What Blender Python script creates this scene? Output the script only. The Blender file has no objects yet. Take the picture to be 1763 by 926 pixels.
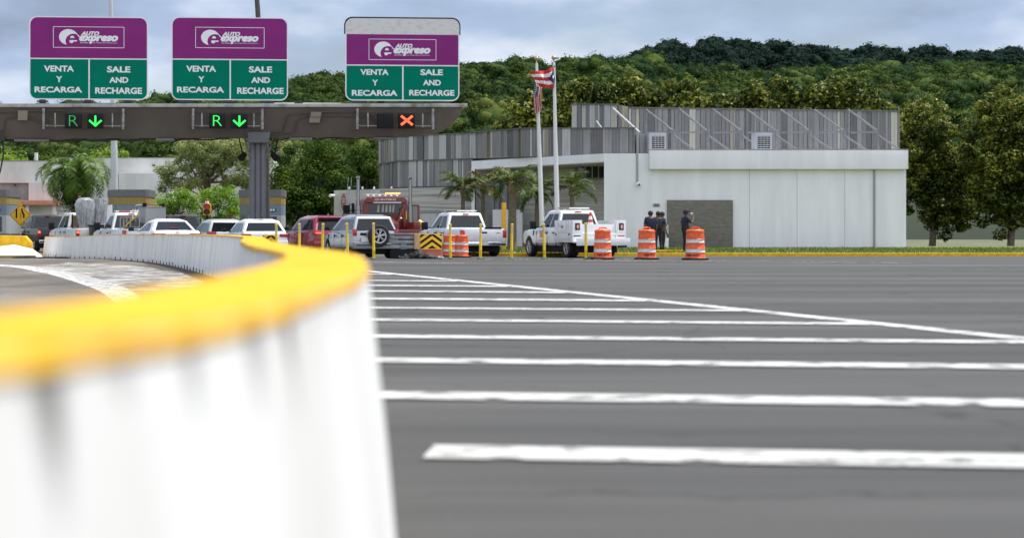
import bpy, bmesh, math, random
import numpy as np
from mathutils import Vector, Matrix
random.seed(7)
R = math.radians
scene = bpy.context.scene
C = scene.collection

# ------------------------------------------------------------------ camera, sky, sun, exposure
FPX, PX0, HY, CH = 3333.0, 600.0, 397.0, 1.0      # lens in photo pixels, optical centre, horizon row, eye height
cam_d = bpy.data.cameras.new("camera")
cam = bpy.data.objects.new("camera", cam_d); C.objects.link(cam); scene.camera = cam
cam.location = (0, 0, CH); cam.rotation_euler = (R(90), 0, 0)
cam_d.sensor_width = 36; cam_d.lens = FPX / 1763 * 36
cam_d.shift_x = (881.5 - PX0) / 1763; cam_d.shift_y = -(463 - HY) / 1763
cam_d.clip_start = 0.1; cam_d.clip_end = 6000
cam_d.dof.use_dof = True; cam_d.dof.focus_distance = 82; cam_d.dof.aperture_fstop = 1.9

world = bpy.data.worlds.new("World"); scene.world = world; world.use_nodes = True
SUN_EL, SUN_AZ = R(64), R(76)      # azimuth clockwise from +Y (away from camera) towards +X
def build_world():
    nt = world.node_tree; nt.nodes.clear(); N = nt.nodes.new; L = nt.links.new
    out = N('ShaderNodeOutputWorld')
    sky = N('ShaderNodeTexSky'); sky.sky_type = 'NISHITA'; sky.sun_disc = False
    sky.sun_elevation = SUN_EL; sky.sun_rotation = SUN_AZ; sky.air_density = 1.0; sky.dust_density = 1.2
    bg1 = N('ShaderNodeBackground'); bg1.inputs[1].default_value = 0.11; L(sky.outputs[0], bg1.inputs[0])
    tc = N('ShaderNodeTexCoord')
    mp = N('ShaderNodeMapping'); mp.inputs['Scale'].default_value = (1.0, 1.0, 3.2); L(tc.outputs['Generated'], mp.inputs[0])
    n1 = N('ShaderNodeTexNoise'); n1.inputs['Scale'].default_value = 5.5; n1.inputs['Detail'].default_value = 7; n1.inputs['Roughness'].default_value = .52
    n1.inputs['Distortion'].default_value = .25
    L(mp.outputs[0], n1.inputs[0])
    mp2 = N('ShaderNodeMapping'); mp2.inputs['Scale'].default_value = (1.0, 1.0, 2.6); mp2.inputs['Location'].default_value = (3.1, .4, .2); L(tc.outputs['Generated'], mp2.inputs[0])
    n2 = N('ShaderNodeTexNoise'); n2.inputs['Scale'].default_value = 8.0; n2.inputs['Detail'].default_value = 5; n2.inputs['Roughness'].default_value = .5
    L(mp2.outputs[0], n2.inputs[0])
    cov = N('ShaderNodeValToRGB'); cov.color_ramp.elements[0].position = .30; cov.color_ramp.elements[1].position = .52
    cov.color_ramp.elements[0].color = (.45, .45, .45, 1); cov.color_ramp.elements[1].color = (1, 1, 1, 1)
    L(n1.outputs[0], cov.inputs[0])
    sh = N('ShaderNodeValToRGB'); e = sh.color_ramp.elements
    e[0].position = .34; e[0].color = (.30, .38, .52, 1); e[1].position = .66; e[1].color = (.80, .86, .98, 1)
    m = sh.color_ramp.elements.new(.5); m.color = (.43, .54, .74, 1)
    L(n2.outputs[0], sh.inputs[0])
    bg2 = N('ShaderNodeBackground'); bg2.inputs[1].default_value = 1.0; L(sh.outputs[0], bg2.inputs[0])
    sx = N('ShaderNodeSeparateXYZ'); L(tc.outputs['Generated'], sx.inputs[0])      # unseen sky behind the camera brightened, added to light camera-facing sides
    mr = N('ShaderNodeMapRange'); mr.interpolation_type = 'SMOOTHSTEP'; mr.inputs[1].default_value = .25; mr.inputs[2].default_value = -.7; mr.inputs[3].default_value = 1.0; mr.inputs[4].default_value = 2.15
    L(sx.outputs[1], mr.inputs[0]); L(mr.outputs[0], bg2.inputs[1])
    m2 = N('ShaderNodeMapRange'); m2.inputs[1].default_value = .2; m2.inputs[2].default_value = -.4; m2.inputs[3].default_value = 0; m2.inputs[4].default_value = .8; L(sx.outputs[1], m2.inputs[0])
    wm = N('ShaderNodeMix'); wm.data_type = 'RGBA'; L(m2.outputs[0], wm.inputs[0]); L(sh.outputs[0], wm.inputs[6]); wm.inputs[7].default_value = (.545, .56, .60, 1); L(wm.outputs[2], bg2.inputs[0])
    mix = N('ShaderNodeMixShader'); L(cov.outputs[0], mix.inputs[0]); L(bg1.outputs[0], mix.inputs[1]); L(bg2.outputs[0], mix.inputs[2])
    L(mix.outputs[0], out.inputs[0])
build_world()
sun_d = bpy.data.lights.new("sun", 'SUN'); sun_d.energy = 4.9; sun_d.angle = R(0.6); sun_d.color = (1, .955, .88)
sun = bpy.data.objects.new("sun", sun_d); C.objects.link(sun)
sd = Vector((math.sin(SUN_AZ) * math.cos(SUN_EL), math.cos(SUN_AZ) * math.cos(SUN_EL), math.sin(SUN_EL)))
sun.rotation_euler = sd.to_track_quat('Z', 'Y').to_euler(); sun.location = (20, 40, 60)
scene.view_settings.view_transform = 'Standard'; scene.view_settings.look = 'None'
scene.view_settings.exposure = 0.1; scene.view_settings.gamma = 1.0
scene.view_settings.use_curve_mapping = False
scene.cycles.use_denoising = True
scene.cycles.max_bounces = 6; scene.cycles.transparent_max_bounces = 12
scene.cycles.caustics_reflective = False; scene.cycles.caustics_refractive = False

# ------------------------------------------------------------------ helpers
def P(px, py, Y): return Vector(((px - PX0) / FPX * Y, Y, CH + (HY - py) / FPX * Y))
def X_(px, Y): return (px - PX0) / FPX * Y
def Z_(py, Y): return CH + (HY - py) / FPX * Y
def S_(Y): return FPX / Y
def gz(y):
    t = min(1, max(0, (y - 66) / 12)); return -0.1 * t * t * (3 - 2 * t)

MATS = {}
def mat(name, col, rough=.6, metal=0, var=0.0, nscale=4, bump=0.0, bscale=30, emit=None, estr=1, spec=.5, coat=0, trans=0,
        col2=None, stretch=None, island=None, lo=.4, hi=.65):
    if name in MATS: return MATS[name]
    m = bpy.data.materials.new(name); m.use_nodes = True; nt = m.node_tree; N = nt.nodes.new; L = nt.links.new
    b = nt.nodes['Principled BSDF']; b.inputs['Base Color'].default_value = (*col, 1)
    b.inputs['Roughness'].default_value = rough; b.inputs['Metallic'].default_value = metal
    b.inputs['Specular IOR Level'].default_value = spec
    b.inputs['Coat Weight'].default_value = coat
    if coat: b.inputs['Coat Roughness'].default_value = .05
    tc = None
    if var or col2 or bump:
        tc = N('ShaderNodeTexCoord'); mp = N('ShaderNodeMapping'); L(tc.outputs['Object'], mp.inputs[0])
        if stretch: mp.inputs['Scale'].default_value = stretch
    if var or col2:
        n = N('ShaderNodeTexNoise'); n.inputs['Scale'].default_value = nscale; n.inputs['Detail'].default_value = 6
        n.inputs['Roughness'].default_value = .6; L(mp.outputs[0], n.inputs[0])
        r = N('ShaderNodeValToRGB'); r.color_ramp.elements[0].position = lo; r.color_ramp.elements[1].position = hi
        c1 = col if col2 else tuple(c * (1 - var) for c in col); c2 = col2 if col2 else tuple(min(1, c * (1 + var)) for c in col)
        r.color_ramp.elements[0].color = (*c1, 1); r.color_ramp.elements[1].color = (*c2, 1)
        L(n.outputs[0], r.inputs[0]); L(r.outputs[0], b.inputs['Base Color'])
        rr = N('ShaderNodeMapRange'); rr.inputs[3].default_value = max(.02, rough - .08); rr.inputs[4].default_value = min(1, rough + .1)
        L(n.outputs[0], rr.inputs[0]); L(rr.outputs[0], b.inputs['Roughness'])
    if bump:
        n = N('ShaderNodeTexNoise'); n.inputs['Scale'].default_value = bscale; n.inputs['Detail'].default_value = 4; L(mp.outputs[0], n.inputs[0])
        bp = N('ShaderNodeBump'); bp.inputs['Strength'].default_value = bump; bp.inputs['Distance'].default_value = .02
        L(n.outputs[0], bp.inputs['Height']); L(bp.outputs[0], b.inputs['Normal'])
    if emit: b.inputs['Emission Color'].default_value = (*emit, 1); b.inputs['Emission Strength'].default_value = estr
    if trans: b.inputs['Transmission Weight'].default_value = trans
    MATS[name] = m; return m

def leafmat(name, dark, mid, light, transl=.3, rough=.45, isl=.5, ns=.55, spec=.25):
    if name in MATS: return MATS[name]
    m = bpy.data.materials.new(name); m.use_nodes = True; nt = m.node_tree; N = nt.nodes.new; L = nt.links.new
    b = nt.nodes['Principled BSDF']; out = nt.nodes['Material Output']
    g = N('ShaderNodeNewGeometry'); tc = N('ShaderNodeTexCoord')
    n = N('ShaderNodeTexNoise'); n.inputs['Scale'].default_value = ns; n.inputs['Detail'].default_value = 3; L(tc.outputs['Object'], n.inputs[0])
    mx = N('ShaderNodeMath'); mx.operation = 'MULTIPLY_ADD'; mx.inputs[1].default_value = isl; L(g.outputs['Random Per Island'], mx.inputs[0])
    sc = N('ShaderNodeMath'); sc.operation = 'MULTIPLY'; sc.operation = 'MULTIPLY_ADD'; sc.inputs[1].default_value = 1.6; sc.inputs[2].default_value = -.3 - isl * .5; L(n.outputs[0], sc.inputs[0]); L(sc.outputs[0], mx.inputs[2])
    r = N('ShaderNodeValToRGB'); r.color_ramp.elements[0].position = .15; r.color_ramp.elements[0].color = (*dark, 1)
    r.color_ramp.elements[1].position = .9; r.color_ramp.elements[1].color = (*light, 1)
    k = r.color_ramp.elements.new(.5); k.color = (*mid, 1)
    L(mx.outputs[0], r.inputs[0]); L(r.outputs[0], b.inputs['Base Color'])
    b.inputs['Roughness'].default_value = rough; b.inputs['Specular IOR Level'].default_value = spec
    t = N('ShaderNodeBsdfTranslucent'); L(r.outputs[0], t.inputs[0])
    ms = N('ShaderNodeMixShader'); ms.inputs[0].default_value = transl
    L(b.outputs[0], ms.inputs[1]); L(t.outputs[0], ms.inputs[2]); L(ms.outputs[0], out.inputs[0])
    MATS[name] = m; return m

def tag(o, label=None, cat=None, group=None, kind=None):
    if label: o['label'] = label
    if cat: o['category'] = cat
    if group: o['group'] = group
    if kind: o['kind'] = kind
    return o
def thing(name, label, cat, loc=(0, 0, 0), rz=0, group=None):
    o = bpy.data.objects.new(name, None); C.objects.link(o); o.location = loc; o.rotation_euler = (0, 0, rz)
    o.empty_display_size = .2
    return tag(o, label, cat, group)
def kids(o): return [c for c in bpy.data.objects if c.parent == o]
def copy_tree(o, parent=None):
    c = o.copy(); C.objects.link(c); c.parent = parent
    for ch in kids(o): copy_tree(ch, c)
    return c

class MB:
    def __init__(s): s.v = []; s.f = []; s.m = []
    def add(s, vs, fs, mi=0):
        o = len(s.v); s.v += [tuple(v) for v in vs]
        for f in fs: s.f.append(tuple(i + o for i in f)); s.m.append(mi)
        return s
    def box(s, c, d, rz=0, mi=0, rx=0, ry=0):
        M = Matrix.Rotation(rz, 3, 'Z') @ Matrix.Rotation(ry, 3, 'Y') @ Matrix.Rotation(rx, 3, 'X'); c = Vector(c)
        vs = [c + M @ Vector((x * d[0] / 2, y * d[1] / 2, z * d[2] / 2)) for z in (-1, 1) for x, y in ((-1, -1), (1, -1), (1, 1), (-1, 1))]
        return s.add(vs, [(3, 2, 1, 0), (4, 5, 6, 7), (0, 1, 5, 4), (1, 2, 6, 5), (2, 3, 7, 6), (3, 0, 4, 7)], mi)
    def bx(s, x0, x1, y0, y1, z0, z1, mi=0):
        return s.box(((x0 + x1) / 2, (y0 + y1) / 2, (z0 + z1) / 2), (x1 - x0, y1 - y0, z1 - z0), mi=mi)
    def hexa(s, b, t, mi=0):      # bottom 4, top 4 corners (ccw from above)
        return s.add(list(b) + list(t), [(3, 2, 1, 0), (4, 5, 6, 7), (0, 1, 5, 4), (1, 2, 6, 5), (2, 3, 7, 6), (3, 0, 4, 7)], mi)
    def cyl(s, p0, p1, r0, r1=None, n=12, mi=0, cap=True):
        p0 = Vector(p0); p1 = Vector(p1); r1 = r0 if r1 is None else r1
        q = (p1 - p0).normalized().to_track_quat('Z', 'Y').to_matrix()
        vs = []
        for p, r in ((p0, r0), (p1, r1)):
            for i in range(n):
                a = 2 * math.pi * i / n; vs.append(p + q @ Vector((r * math.cos(a), r * math.sin(a), 0)))
        fs = [(i, (i + 1) % n, n + (i + 1) % n, n + i) for i in range(n)]
        if cap: fs += [tuple(range(n))[::-1], tuple(range(n, 2 * n))]
        return s.add(vs, fs, mi)
    def tube(s, pts, rad, n=8, mi=0):
        pts = [Vector(p) for p in pts]; k = len(pts); rad = rad if isinstance(rad, (list, tuple)) else [rad] * k
        vs = []
        for i, p in enumerate(pts):
            d = (pts[min(i + 1, k - 1)] - pts[max(i - 1, 0)]).normalized()
            u = d.cross(Vector((.13, .21, .97)) if abs(d.z) < .95 else Vector((1, 0, .1))).normalized(); w = d.cross(u)
            for j in range(n):
                a = 2 * math.pi * j / n; vs.append(p + (u * math.cos(a) + w * math.sin(a)) * rad[i])
        fs = [(i * n + j, i * n + (j + 1) % n, (i + 1) * n + (j + 1) % n, (i + 1) * n + j) for i in range(k - 1) for j in range(n)]
        fs += [tuple(range(n))[::-1], tuple(range((k - 1) * n, k * n))]
        return s.add(vs, fs, mi)
    def lathe(s, prof, n=20, c=(0, 0, 0), mi=0, axis='Z', cap=True):      # prof: (r, z)
        vs = []
        for r, z in prof:
            for i in range(n):
                a = 2 * math.pi * i / n
                v = (r * math.cos(a), r * math.sin(a), z) if axis == 'Z' else (z, r * math.cos(a), r * math.sin(a)) if axis == 'X' else (r * math.sin(a), z, r * math.cos(a))
                vs.append((v[0] + c[0], v[1] + c[1], v[2] + c[2]))
        k = len(prof)
        fs = [(i * n + j, i * n + (j + 1) % n, (i + 1) * n + (j + 1) % n, (i + 1) * n + j) for i in range(k - 1) for j in range(n)]
        if cap: fs += [tuple(range(n))[::-1], tuple(range((k - 1) * n, k * n))]
        return s.add(vs, fs, mi)
    def prism(s, poly, y0, y1, mi=0):      # poly in XZ, extruded along Y
        n = len(poly); vs = [(x, y0, z) for x, z in poly] + [(x, y1, z) for x, z in poly]
        return s.add(vs, [tuple(range(n)), tuple(range(2 * n - 1, n - 1, -1))] + [(i, n + i, n + (i + 1) % n, (i + 1) % n) for i in range(n)], mi)
    def prismx(s, poly, x0, x1, mi=0):     # poly in YZ, extruded along X
        n = len(poly); vs = [(x0, y, z) for y, z in poly] + [(x1, y, z) for y, z in poly]
        return s.add(vs, [tuple(range(n))[::-1], tuple(range(n, 2 * n))] + [(i, (i + 1) % n, n + (i + 1) % n, n + i) for i in range(n)], mi)
    def ell(s, c, r, n=10, mi=0):
        c = Vector(c); vs = []; fs = []
        for i in range(1, n):
            t = math.pi * i / n
            for j in range(n * 2):
                a = math.pi * j / n; vs.append((c.x + r[0] * math.sin(t) * math.cos(a), c.y + r[1] * math.sin(t) * math.sin(a), c.z + r[2] * math.cos(t)))
        m = n * 2; vs += [(c.x, c.y, c.z + r[2]), (c.x, c.y, c.z - r[2])]; T = len(vs) - 2
        for i in range(n - 2):
            for j in range(m): fs.append((i * m + j, (i + 1) * m + j, (i + 1) * m + (j + 1) % m, i * m + (j + 1) % m))
        for j in range(m): fs.append((T, j, (j + 1) % m)); fs.append((T + 1, (n - 2) * m + (j + 1) % m, (n - 2) * m + j))
        return s.add(vs, fs, mi)
    def loft(s, rings, mi=0, caps=True):
        n = len(rings[0]); vs = [p for r in rings for p in r]
        fs = [(i * n + j, i * n + (j + 1) % n, (i + 1) * n + (j + 1) % n, (i + 1) * n + j) for i in range(len(rings) - 1) for j in range(n)]
        if caps: fs += [tuple(range(n))[::-1], tuple(range((len(rings) - 1) * n, len(rings) * n))]
        return s.add(vs, fs, mi)
    def mesh(s, name, mats, bevel=0, seg=2, smooth=None, fix=True):
        me = bpy.data.meshes.new(name); me.from_pydata(s.v, [], s.f)
        for m in (mats if isinstance(mats, (list, tuple)) else [mats]): me.materials.append(m)
        me.polygons.foreach_set('material_index', s.m)
        if bevel or fix:
            bm = bmesh.new(); bm.from_mesh(me)
            if fix: bmesh.ops.recalc_face_normals(bm, faces=bm.faces)
            if bevel: bmesh.ops.bevel(bm, geom=[e for e in bm.edges if len(e.link_faces) == 2 and e.calc_face_angle(0) > R(28)], offset=bevel, segments=seg, profile=.6, affect='EDGES', clamp_overlap=True)
            bm.to_mesh(me); bm.free()
        if smooth is None: smooth = bevel > 0
        if smooth:
            me.polygons.foreach_set('use_smooth', [True] * len(me.polygons)); me.set_sharp_from_angle(angle=R(35))
        me.update(); return me
    def build(s, name, mats, parent=None, bevel=0, seg=2, smooth=None, loc=None, fix=True):
        o = bpy.data.objects.new(name, s.mesh(name, mats, bevel, seg, smooth, fix)); C.objects.link(o); o.parent = parent
        if loc is not None: o.location = loc
        return o
def obj(name, me, parent=None, loc=None):
    o = bpy.data.objects.new(name, me); C.objects.link(o); o.parent = parent
    if loc is not None: o.location = loc
    return o

def boolean(o, cutters):
    for c in cutters:
        co = bpy.data.objects.new('cut', c); C.objects.link(co); co.matrix_world = o.matrix_world.copy()
        md = o.modifiers.new('b', 'BOOLEAN'); md.operation = 'DIFFERENCE'; md.object = co; md.solver = 'EXACT'
        bpy.context.view_layer.update()
        dg = bpy.context.evaluated_depsgraph_get(); dg.update()
        me = bpy.data.meshes.new_from_object(o.evaluated_get(dg)); me.name = o.data.name
        o.modifiers.clear(); o.data = me; bpy.data.objects.remove(co)
    return o

def text_poly(body, shear=0, bold=0.0, space=1.0):
    cu = bpy.data.curves.new('t', 'FONT'); cu.body = body; cu.size = 1; cu.shear = shear; cu.offset = bold
    cu.space_character = space; cu.resolution_u = 4; cu.fill_mode = 'FRONT'; cu.dimensions = '2D'
    o = bpy.data.objects.new('t', cu); C.objects.link(o); bpy.context.view_layer.update()
    me = bpy.data.meshes.new_from_object(o.evaluated_get(bpy.context.evaluated_depsgraph_get()))
    vs = [(v.co.x, v.co.y) for v in me.vertices]; fs = [tuple(p.vertices) for p in me.polygons]
    bpy.data.objects.remove(o); bpy.data.meshes.remove(me); bpy.data.curves.remove(cu)
    return vs, fs
def add_text(mb, body, x0, x1, z0, z1, y, mi=0, **k):      # fitted into the box on an XZ face looking to -Y
    vs, fs = text_poly(body, **k)
    ax = min(v[0] for v in vs); bx = max(v[0] for v in vs); ay = min(v[1] for v in vs); by = max(v[1] for v in vs)
    mb.add([(x0 + (v[0] - ax) / (bx - ax) * (x1 - x0), y, z0 + (v[1] - ay) / (by - ay) * (z1 - z0)) for v in vs], fs, mi)

def rrect(x0, x1, z0, z1, r, n=6, corners=(1, 1, 1, 1)):      # bl br tr tl
    pts = []
    for (cx, cz, a0), on in zip(((x0 + r, z0 + r, 180), (x1 - r, z0 + r, 270), (x1 - r, z1 - r, 0), (x0 + r, z1 - r, 90)), corners):
        if on: pts += [(cx + r * math.cos(R(a0 + 90 * i / n)), cz + r * math.sin(R(a0 + 90 * i / n))) for i in range(n + 1)]
        else: pts.append(((x0 if a0 in (180, 90) else x1), (z0 if a0 in (180, 270) else z1)))
    return pts

def np_mesh(name, V, F, material):
    me = bpy.data.meshes.new(name); nf, k = F.shape
    me.vertices.add(len(V)); me.vertices.foreach_set('co', V.astype(np.float32).ravel())
    me.loops.add(nf * k); me.loops.foreach_set('vertex_index', F.astype(np.int32).ravel())
    me.polygons.add(nf); me.polygons.foreach_set('loop_start', np.arange(0, nf * k, k, dtype=np.int32))
    me.update(calc_edges=True); me.materials.append(material); return me

def leaf_quads(rng, cen, rad, per, size, up=.5, shell=.55, aspect=.6, jit=.55, sc=(.85, 1.12)):
    """cen (K,3), rad (K,3): `per` folded leaves scattered through each clump"""
    K = len(cen); n = K * per
    d = rng.normal(size=(n, 3)); d /= np.linalg.norm(d, axis=1)[:, None]
    r = shell + (1 - shell) * rng.random(n) ** .6; r *= rng.uniform(sc[0], sc[1], n)
    c = np.repeat(cen, per, 0) + d * r[:, None] * np.repeat(rad, per, 0)
    nrm = d * .8 + rng.normal(size=(n, 3)) * jit + np.array([0, 0, up]); nrm /= np.linalg.norm(nrm, axis=1)[:, None]
    t = np.cross(nrm, rng.normal(size=(n, 3))); t /= np.linalg.norm(t, axis=1)[:, None]; b = np.cross(nrm, t)
    s = (size * rng.uniform(.6, 1.35, n))[:, None]
    V = np.stack([c - t * s * .5, c - b * s * aspect * .5 + nrm * s * .08, c + t * s * .5, c + b * s * aspect * .5 + nrm * s * .08], 1).reshape(-1, 3)
    return V, np.arange(n * 4).reshape(n, 4)

def tree(name, label, cat, x, y, z0, crown, clump, per, leaf, lm, bark, nclump=60, seed=1, group=None, trunk_r=.16, up=.5, shell=.55, limbs=9, trunks=1):
    rng = np.random.default_rng(seed); rnd = random.Random(seed)
    t = thing(name, label, cat, (x, y, z0), 0, group)
    cs, rs = [], []; tot = sum(c[3] * c[4] * c[5] for c in crown)
    for (dx, dy, z, rx, ry, rz) in crown:
        k = max(3, int(nclump * rx * ry * rz / tot))
        d = rng.normal(size=(k, 3)); d /= np.linalg.norm(d, axis=1)[:, None]; r = rng.uniform(.25, 1.0, k) ** .55
        c = d * r[:, None] * np.array([rx, ry, rz]) + np.array([dx, dy, z]); cs.append(c)
        q = clump * rng.uniform(.6, 1.35, k); rs.append(np.stack([q, q, q * .75], 1))
    cs = np.concatenate(cs); rs = np.concatenate(rs)
    V, F = leaf_quads(rng, cs, rs, per, leaf, up, shell, jit=.42)
    obj('crown', np_mesh('crown', V, F, lm), t)
    mb = MB(); top = min(c[2] for c in crown)
    zc = sum(c[2] for c in crown) / len(crown)
    for q in range(trunks):
        bx_ = (q - (trunks - 1) / 2) * trunk_r * 3
        tips = [(bx_, 0, -.1), (bx_ * 1.2 + .1, 0, top * .4), (bx_ * 1.6, .1, top * .8), (bx_ * 2, 0, zc)]
        mb.tube(tips, [trunk_r * 1.25, trunk_r, trunk_r * .8, trunk_r * .45], 9)
    for i in range(limbs):
        c = Vector(cs[rnd.randrange(len(cs))]); s = Vector((0, 0, rnd.uniform(top * .5, zc)))
        mid = (s + c) / 2 + Vector((rnd.uniform(-.2, .2), rnd.uniform(-.2, .2), rnd.uniform(-.1, .3)))
        mb.tube([s, mid, c], [trunk_r * .5, trunk_r * .3, trunk_r * .1], 6)
    mb.build('trunk', bark, t, smooth=True)
    return t

# ------------------------------------------------------------------ materials
white_paint = mat('white_car_paint', (.78, .79, .80), .28, coat=.6, var=.03, nscale=3)
silver_paint = mat('silver_car_paint', (.46, .48, .50), .3, metal=.5, coat=.6)
lgrey_paint = mat('pale_silver_paint', (.6, .61, .62), .3, metal=.3, coat=.6)
red_paint = mat('dark_red_paint', (.30, .022, .03), .3, coat=.8, var=.1)
tow_red = mat('tow_red_paint', (.17, .016, .010), .35, coat=.4, var=.15, nscale=5)
dark_paint = mat('dark_car_paint', (.025, .03, .035), .25, coat=.7)
plastic = mat('black_plastic', (.015, .015, .017), .55, spec=.25)
dgrey = mat('dark_grey_plastic', (.09, .095, .1), .55)
rubber = mat('tyre_rubber', (.018, .018, .018), .85, bump=.3, bscale=60)
alloy = mat('alloy_rim', (.5, .5, .51), .35, metal=.7)
chrome = mat('chrome', (.75, .76, .78), .12, metal=1)
glass = mat('tinted_glass', (.008, .011, .014), .04, spec=.6, bump=.12, bscale=2.2)
glass_clear = mat('lit_side_glass', (.10, .13, .15), .08, spec=.7)
tail_red = mat('tail_lamp_red', (.42, .02, .03), .2, coat=.5)
brake_lit = mat('brake_lamp_lit', (.9, .1, .05), .3, emit=(1, .10, .04), estr=2.6)
lampw = mat('clear_lamp', (.7, .7, .68), .25)
plate = mat('number_plate', (.62, .64, .62), .5, var=.15, nscale=25)
steel = mat('galvanised_steel', (.42, .43, .44), .5, metal=.3, var=.15, nscale=5)
polegrey = mat('pole_paint', (.50, .52, .55), .5, var=.06)
concrete = mat('pale_concrete', (.40, .395, .38), .85, var=.16, nscale=1.2, bump=.2, stretch=(1, 1, .35))
concrete_w = mat('white_concrete', (.60, .60, .585), .85, var=.1, nscale=.8, bump=.15, stretch=(1, 1, .4))
conc_dark = mat('grey_concrete', (.27, .275, .275), .85, var=.15, nscale=1.4)
wallwhite = mat('white_wall_paint', (.74, .75, .80), .75, var=.05, nscale=1.6, bump=.1, stretch=(1, 1, .12))
bark = mat('bark', (.13, .10, .075), .9, var=.3, nscale=6, bump=.5)
palm_bark = mat('palm_bark', (.17, .145, .115), .9, var=.3, nscale=8, bump=.5, stretch=(1, 1, 4))
yel = bpy.data.materials.new('yellow_paint'); yel.use_nodes = True
def mk_yel():          # painted concrete: grain, grime, chips through to grey and black scuffs
    nt = yel.node_tree; N = nt.nodes.new; L = nt.links.new; b = nt.nodes['Principled BSDF']; b.inputs['Roughness'].default_value = .75; b.inputs['Specular IOR Level'].default_value = .25
    tc = N('ShaderNodeTexCoord')
    def noise(s, d=6, r=.6):
        n = N('ShaderNodeTexNoise'); n.inputs['Scale'].default_value = s; n.inputs['Detail'].default_value = d; n.inputs['Roughness'].default_value = r; L(tc.outputs['Object'], n.inputs[0]); return n
    def ramp(n, a, c0, z, c1):
        r = N('ShaderNodeValToRGB'); r.color_ramp.elements[0].position = a; r.color_ramp.elements[1].position = z; r.color_ramp.elements[0].color = (*c0, 1); r.color_ramp.elements[1].color = (*c1, 1); L(n.outputs[0], r.inputs[0]); return r
    base = ramp(noise(3.5), .35, (.60, .32, .012), .62, (.84, .49, .022)); chip = ramp(noise(9, 8, .7), .66, (0, 0, 0), .69, (1, 1, 1)); grime = ramp(noise(1.7, 9, .75), .56, (0, 0, 0), .74, (.6, .6, .6))
    m1 = N('ShaderNodeMix'); m1.data_type = 'RGBA'; L(grime.outputs[0], m1.inputs[0]); L(base.outputs[0], m1.inputs[6]); m1.inputs[7].default_value = (.16, .11, .04, 1)
    m2 = N('ShaderNodeMix'); m2.data_type = 'RGBA'; L(chip.outputs[0], m2.inputs[0]); L(m1.outputs[2], m2.inputs[6]); m2.inputs[7].default_value = (.36, .35, .32, 1); L(m2.outputs[2], b.inputs['Base Color'])
    g = noise(60, 4); bp = N('ShaderNodeBump'); bp.inputs['Strength'].default_value = .5; bp.inputs['Distance'].default_value = .01; L(g.outputs[0], bp.inputs['Height']); L(bp.outputs[0], b.inputs['Normal'])
mk_yel()
yel_post = mat('yellow_post_plastic', (.72, .50, .015), .5, var=.12, nscale=9)
black = mat('black_paint', (.010, .010, .011), .6, spec=.2)
white = mat('white_sheeting', (.78, .79, .80), .55, var=.03)
orange = mat('orange_plastic', (.72, .105, .02), .45, var=.22, nscale=7)
refl = mat('reflective_band', (.62, .60, .58), .4, var=.12, nscale=14)
purple = mat('purple_sheeting', (.23, .03, .18), .8, spec=.1, var=.07, nscale=.8)
green_s = mat('green_sheeting', (.0, .18, .115), .8, spec=.08, var=.06, nscale=.9)
signback = mat('weathered_white', (.62, .62, .60), .6, col2=(.42, .42, .40), nscale=3.2, lo=.5, hi=.78, stretch=(1, 1, 2))
beam_m = mat('beam_grey_brown', (.125, .108, .09), .8, var=.12, nscale=.9, bump=.1)
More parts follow.
